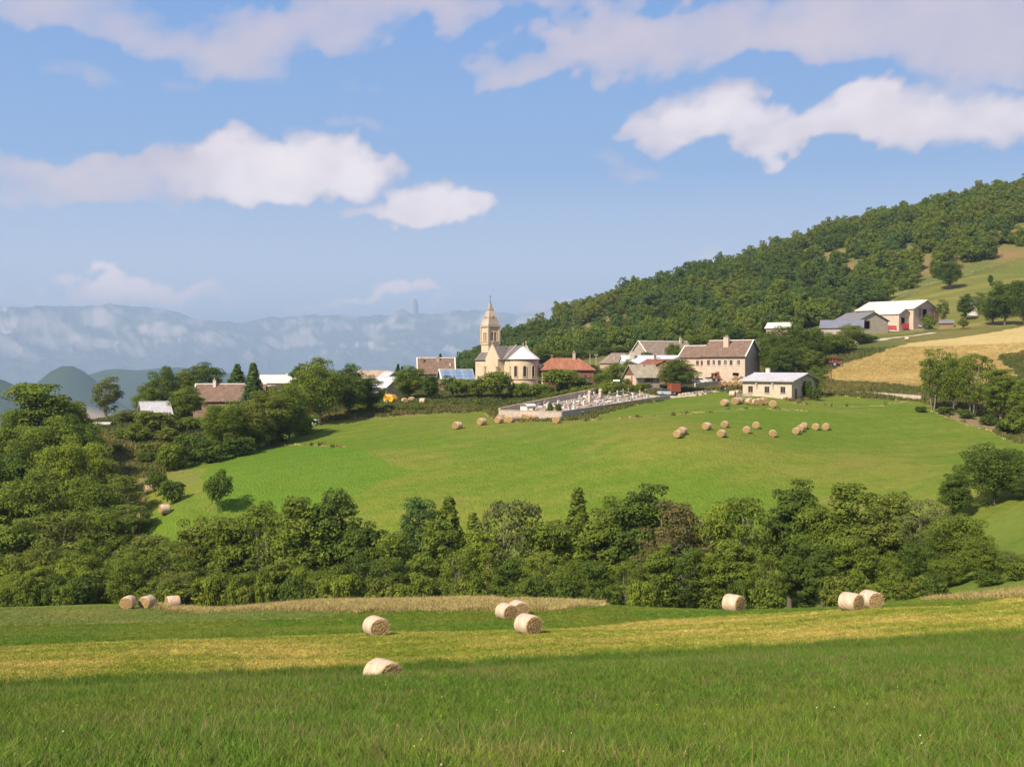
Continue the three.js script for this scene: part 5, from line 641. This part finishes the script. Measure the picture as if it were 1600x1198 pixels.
function car(label, p, turn, c) { const o = thing('parked_car', label, 'car', p, turn * R), m = paint(c); part('body', extr([[-2, .32], [2, .32], [2.05, .62], [1.95, .82], [1.05, .95], [-1.75, .98], [-2.05, .85], [-2.08, .5]], 1.66), m, o); part('cabin', extr([[-1.75, .95], [1.0, .93], [.35, 1.42], [-1.3, 1.45]], 1.46), M.glass, o); part('roof', extr([[-1.32, 1.43], [.36, 1.40], [.26, 1.47], [-1.25, 1.49]], 1.36, .02), m, o); for (const x of [-1.25, 1.3]) for (const z of [-.76, .76]) wheel(o, x, .32, z, .32, .2); for (const z of [-.58, .58]) { part('headlight', bx(.06, .16, .3, 2.06, .7, z), LAMP_GLASS, o); part('tail_light', bx(.06, .16, .26, -2.1, .75, z), std([.4, .02, .02]), o); } return o; }
function tractor(label, p, turn, c) { const o = thing('tractor', label, 'tractor', p, turn * R), m = paint(c); part('bonnet', extr([[.1, .9], [1.75, .85], [1.8, 1.35], [.1, 1.55]], .75), m, o); part('chassis', bx(3, .35, .5, .3, .75, 0), M.iron, o); const cab = part('cab', extr([[-1.2, 1.1], [.15, 1.1], [.1, 2.5], [-1.1, 2.55]], 1.25), M.glass, o); part('cab_roof', bx(1.6, .14, 1.45, -.5, 2.66, 0), m, cab); for (const z of [-.62, .62]) for (const x of [-1.15, .1]) part('cab_post', bx(.08, 1.5, .08, x, 1.85, z), m, cab); for (const z of [-.8, .8]) { wheel(o, -.75, .8, z, .8, .42); wheel(o, 1.35, .5, z * .9, .5, .3); part('mudguard', extr([[-1.6, 1.3], [.1, 1.3], [-.2, 1.68], [-1.3, 1.7]], .42).translate(0, 0, z), m, o); } part('exhaust', new THREE.CylinderGeometry(.05, .05, 1, 6).translate(1, 1.9, .25), M.iron, o); part('headlight', bx(.06, .14, .5, 1.84, 1.15, 0), LAMP_GLASS, o); return o; }
function trailer(name, label, p, turn, L, W, h0, h1, c, cat = 'trailer') { const o = thing(name, label, cat, p, turn * R), m = paint(c); part('bed', bx(L, .14, W, 0, h0, 0), m, o); for (const z of [-1, 1]) part('side_board', bx(L, h1, .06, 0, h0 + h1 / 2, z * (W / 2 - .03)), m, o); for (const x of [-1, 1]) part('end_board', bx(.06, h1, W - .14, x * (L / 2 - .03), h0 + h1 / 2, 0), m, o); part('drawbar', bx(1.2, .1, .12, L / 2 + .6, h0 - .15, 0), M.iron, o); for (const z of [-1, 1]) wheel(o, -L * .18, .42, z * (W / 2 - .1), .42, .26); return o; }
car('silver blue car parked on the lane beside the rust red trailer', onGround(1041, 617.5), 14, [.45, .55, .62]);
trailer('box_trailer', 'tall rust red box trailer parked behind the silver car', onGround(1053.5, 617), 22, 2.6, 2, .8, 2.1, [.28, .07, .035]);
car('white car parked behind the gardens near the chalet', onGround(962, 603), 160, [.75, .76, .78]);
car('white car parked in the farmhouse yard', onGround(1094, 599), 12, [.78, .76, .74]); car('pale grey car parked beside the orange tractor in the yard', onGround(1107, 597.5), 200, [.66, .64, .62]);
tractor('orange tractor in the farmhouse yard', onGround(1119, 597.5), 30, [.55, .19, .035]); tractor('yellow orange tractor close to the farmhouse wall', onGround(1099, 593), 150, [.6, .27, .05]);
tractor('red orange tractor under the big dark trees', onGround(1238, 582), 170, [.52, .09, .03]);
tractor('red tractor standing in the wheat', onGround(1306, 573), 10, [.40, .07, .04]);
{ const p = onGround(610, 631), o = thing('yellow_baler', 'bright yellow hay baler parked before the tin shed', 'baler', p, -.5), m = paint([.80, .42, .02]); part('body', extr([[-1.2, .6], [1, .6], [1.3, 1.2], [.9, 2], [-.9, 2.2], [-1.4, 1.4]], 1.9, .1), m, o); part('side_panel', bx(1.2, .8, .05, 0, 1.35, .98), paint([.5, .2, .02]), o); for (const z of [-1, 1]) wheel(o, -.2, .5, z * 1.1, .5, .3); part('drawbar', bx(1.5, .12, .14, 1.8, .6, 0), M.iron, o); }
trailer('flat_trailer', 'white flat trailer standing on the grassy slope', onGround(159, 668), 12, 3.4, 1.7, .7, .35, [.75, .74, .7]);
trailer('red_trailer', 'long pinkish red trailer in front of the hill barn', onGround(1389, 519), 10, 5, 2.2, .9, 1.5, [.52, .09, .09]); trailer('red_tipper', 'dark red tipper trailer beside the pinkish red trailer', onGround(1408, 517), 14, 5.4, 2.3, 1, 1.7, [.40, .04, .04]);
car('white car parked below the hill barn doorway', onGround(1427, 513), 20, [.78, .77, .76]); car('grey car parked beside the hill barn', onGround(1440, 512), 190, [.5, .5, .52]);
{ const p = onGround(1147, 609.5), o = thing('hay_wagon', 'flat wagon loaded with round bales beside the lane', 'wagon', p, 8 * R), L = 7.4; part('deck', bx(L, .16, 2.3, 0, 1, 0), M.wood, o); for (const x of [-1, 1]) part('rack', merge([bx(.08, 1.3, 2.2, x * (L / 2 - .05), 1.6, 0)]), M.wood, o); for (const x of [-2.6, 2.6]) for (const z of [-.95, .95]) wheel(o, x, .45, z, .45, .26); part('drawbar', bx(1.6, .1, .12, -L / 2 - .7, .7, 0), M.iron, o);
  const put = (x, y, z, t) => { const q = new THREE.Vector3(x, y, z).applyAxisAngle(new THREE.Vector3(0, 1, 0), 8 * R).add(p); bale(q, t, 'round bale loaded on the flat wagon', 'bales on the wagon'); };
  for (let i = 0; i < 5; i++) for (const z of [-.62, .62]) put(-2.9 + i * 1.44, 1.08, z, 8); for (let i = 0; i < 2; i++) put(.2 + i * 1.45, 2.3, .1, 8); }
{ const r = rngOf(91); for (let i = 0; i < 9; i++) { const t = i / 8, p = onGround(lerp(1062, 1102, t), lerp(617.5, 612.5, t)); const g = new THREE.DodecahedronGeometry(.42, 1), q = g.attributes.position; for (let k = 0; k < q.count; k++) { const m = .75 + .5 * n2(q.getX(k) * 3 + i * 7, q.getY(k) * 3 + q.getZ(k) * 2); q.setXYZ(k, q.getX(k) * m * 1.3, q.getY(k) * m * .8, q.getZ(k) * m); } g.computeVertexNormals(); const o = shadowed(new THREE.Mesh(g, M.concrete)); o.name = numbered('kerb_boulder'); o.position.copy(p).y += .15; tag(o, 'pale boulder in the row along the lane edge', 'boulder', 'lane boulders'); scene.add(o); } }
{ const o = thing('wooden_feed_rack', 'grey wooden feed rack between bales and low barn', 'rack', onGround(1163, 625), 10 * R); for (const x of [-1.4, 0, 1.4]) for (const z of [-.5, .5]) part('post', bx(.12, 1.3, .12, x, .6, z), M.grey, o); for (const y of [.45, .85, 1.2]) for (const z of [-.5, .5]) part('rail', bx(3.1, .1, .06, 0, y, z * 1.15), M.grey, o); }

// ------------------------------------------------------------------ grass, blade by blade
function tuft(seed, n, h, spread, width, lean) { const r = rngOf(seed), P = [], I = []; for (let i = 0; i < n; i++) { const a = r() * 6.283, d = Math.sqrt(r()) * spread, x = Math.cos(a) * d, z = Math.sin(a) * d, l = h * (.55 + .6 * r()), b = r() * 6.283, k = lean * (.3 + r()) * l, w = width * (.6 + .8 * r()), s = r() * 6.283, cx = Math.cos(s) * w, cz = Math.sin(s) * w, o = P.length / 3, bx_ = Math.cos(b) * k, bz = Math.sin(b) * k;
    P.push(x - cx, -.03, z - cz, x + cx, -.03, z + cz, x + bx_ * .35 - cx * .8, l * .6, z + bz * .35 - cz * .8, x + bx_ * .35 + cx * .8, l * .6, z + bz * .35 + cz * .8, x + bx_, l, z + bz); I.push(o, o + 1, o + 2, o + 1, o + 3, o + 2, o + 2, o + 3, o + 4); } return geoOf(P, I); }
const bladeM = new THREE.MeshPhysicalMaterial({ color: lin(1, 1, 1), roughness: .9, specularIntensity: .25, transmission: .3, side: THREE.DoubleSide });
function scatter(name, label, geos, spots) { geos.forEach((g, v) => { const list = spots.filter((s, i) => i % geos.length === v), m = new THREE.InstancedMesh(g, bladeM, list.length), M4 = new THREE.Matrix4(), q = new THREE.Quaternion(), up = new THREE.Vector3(0, 1, 0), p = new THREE.Vector3(), sc = new THREE.Vector3(), c = new THREE.Color(); list.forEach((s, i) => { M4.compose(p.set(s[0], H(s[0], s[1]), s[1]), q.setFromAxisAngle(up, s[2]), sc.set(s[3], s[4], s[3])); m.setMatrixAt(i, M4); m.setColorAt(i, c.setRGB(s[5], s[6], s[7])); }); m.name = numbered(name); m.userData = { kind: 'stuff', label, category: 'grass' }; shadowed(m); scene.add(m); }); }
{
  const r = rngOf(2024), tall = [], mown = [], dry = [], weeds = [], far = [];
  // uncut meadow in front
  for (let i = 0; i < 330000; i++) { const D = Math.sqrt(lerp(64, 62 * 62, r())), keep = curve([[8, 1], [16, .8], [30, .5], [60, .42]], D); if (r() > keep) continue; const x = (r() * 2 - 1) * (D * .53 + 3), z = -D; if (nearMask(...warpNear(x, z)) !== 1 && nearMask(x, z) !== 1) continue;
    const m = fbm(x / 5 + 7, z / 5, 4), f = fbm(x * 1.1, z * 1.1 + 40, 3), v = .55 + .9 * r() * r() + .25 * r(), clover = f > .58, dryk = clamp(3.2 * (fbm(x / 3.2 + 90, z / 1.6, 3) - .60)) ; let c = mix3([.128, .215, .024], [.185, .24, .032], clamp(2.4 * (m - .36))); if (clover) c = mix3(c, [.12, .22, .022], .7); c = mix3(c, [.30, .21, .10], r() < .035 + dryk * .5 ? .7 : 0);
    const rim = 1 + .55 * sstep(4, .5, z - edgeZ(x)); tall.push([x, z, r() * 6.28, .85 + .5 * r(), rim * (.62 + .62 * f + .3 * (m - .5)) * (.8 + .4 * r()), c[0] * v, c[1] * v, c[2] * v]); }
  const seeds = []; for (let i = 0; i < 5200; i++) { const D = Math.sqrt(lerp(100, 2300, r())), x = (r() * 2 - 1) * (D * .52 + 2), z = -D; if (nearMask(x, z) !== 1 || fbm(x / 4 + 60, z / 4, 3) < .46) continue; const k = .7 + .5 * r(); seeds.push([x, z, r() * 6.28, .8 + .5 * r(), .75 + .55 * r(), .30 * k, .23 * k, .10 * k]); }
  // mown field
  for (let i = 0; i < 300000; i++) { const D = Math.sqrt(lerp(38 * 38, 122 * 122, Math.pow(r(), 1.25))), x = (r() * 2 - 1) * (D * .52 + 2), z = -D, id = nearMask(...warpNear(x, z)); if (id < 2 || id > 6) continue;
    const c0 = nearColor(x, z), k = 1.12 * (.75 + .5 * r()), bright = r() < .06 ? 1.5 : 1; if (id === 6) { const c = mix3([.48, .37, .155], [.18, .19, .06], r() < .3 ? .8 : .1 * r()); dry.push([x, z, r() * 6.28, 1 + r(), .55 + .65 * r(), c[0] * k, c[1] * k, c[2] * k]); continue; }
    mown.push([x, z, r() * 6.28, .9 + .8 * r(), (id === 3 ? 1.15 : .7) * (.6 + .8 * r()), c0[0] * k * bright, c0[1] * k * bright, c0[2] * k * bright]); }
  // rough banks and the far field
  for (let i = 0; i < 230000; i++) { const D = lerp(180, 340, r()), x = (r() * 2 - 1) * D * .5, z = -D, id = farMask(x + (fbm(x * .22, z * .22, 3) - .5) * 3.2, z + (fbm(x * .22 + 31, z * .22 + 7, 3) - .5) * 3.2); if (id === 8 || id === 9 || id === 12 || id === 13 || id === 0) continue; const c = farColor(x, z), k = 1.1 * (.7 + .6 * r());
    if (id === 6 || id === 7) { if (r() < .5) weeds.push([x, z, r() * 6.28, 2 + 2 * r(), 1.2 + 1.6 * r(), c[0] * k, c[1] * k, c[2] * k]); } else if (id === 4) far.push([x, z, r() * 6.28, 2.2 + 1.4 * r(), (id === 4 ? 1.9 : .75) * (.7 + .6 * r()), c[0] * k, c[1] * k, c[2] * k]); }
  scatter('meadow_grass', 'tall dark green uncut grass on the slope', [tuft(1, 9, .34, .13, .0075, .55), tuft(2, 9, .30, .15, .009, .75), tuft(3, 8, .38, .12, .007, .45), tuft(9, 8, .24, .15, .02, 1.15), tuft(10, 7, .2, .16, .026, 1.4)], tall);
  scatter('seed_stalks', 'thin tan seed stalks standing in the uncut meadow', [tuft(11, 4, .52, .1, .005, .35), tuft(12, 3, .46, .12, .006, .6)], seeds);
  scatter('mown_grass', 'short yellowish mown grass of the hay field', [tuft(4, 8, .12, .2, .012, .9), tuft(5, 8, .10, .22, .014, 1.2)], mown);
  scatter('dry_grass', 'tall straw coloured dry grass strip', [tuft(6, 8, .46, .2, .014, .4)], dry);
  scatter('bank_weeds', 'rough weeds on the banks around the village', [tuft(7, 9, .3, .2, .03, .5)], weeds);
  scatter('wheat_stalks', 'ripe wheat stalks on the slope above the barn', [tuft(8, 7, .13, .22, .03, 1)], far);
  // a few flower heads
  const fl = new THREE.IcosahedronGeometry(.014, 0), cols = [[.75, .5, .02], [.75, .72, .66], [.6, .35, .45]]; cols.forEach((c, k) => { const n = [22, 9, 8][k], m = new THREE.InstancedMesh(fl, std(c), n), M4 = new THREE.Matrix4(); for (let i = 0; i < n; i++) { const D = lerp(11, 36, r()), x = (r() * 2 - 1) * D * .5; M4.makeTranslation(x, H(x, -D) + .26 + .14 * r(), -D); m.setMatrixAt(i, M4); } m.name = numbered('meadow_flowers'); m.userData = { kind: 'stuff', label: ['yellow', 'white', 'pink'][k] + ' flower heads dotted through the uncut meadow', category: 'flowers' }; shadowed(m); scene.add(m); });
}
renderer.render(scene, camera);
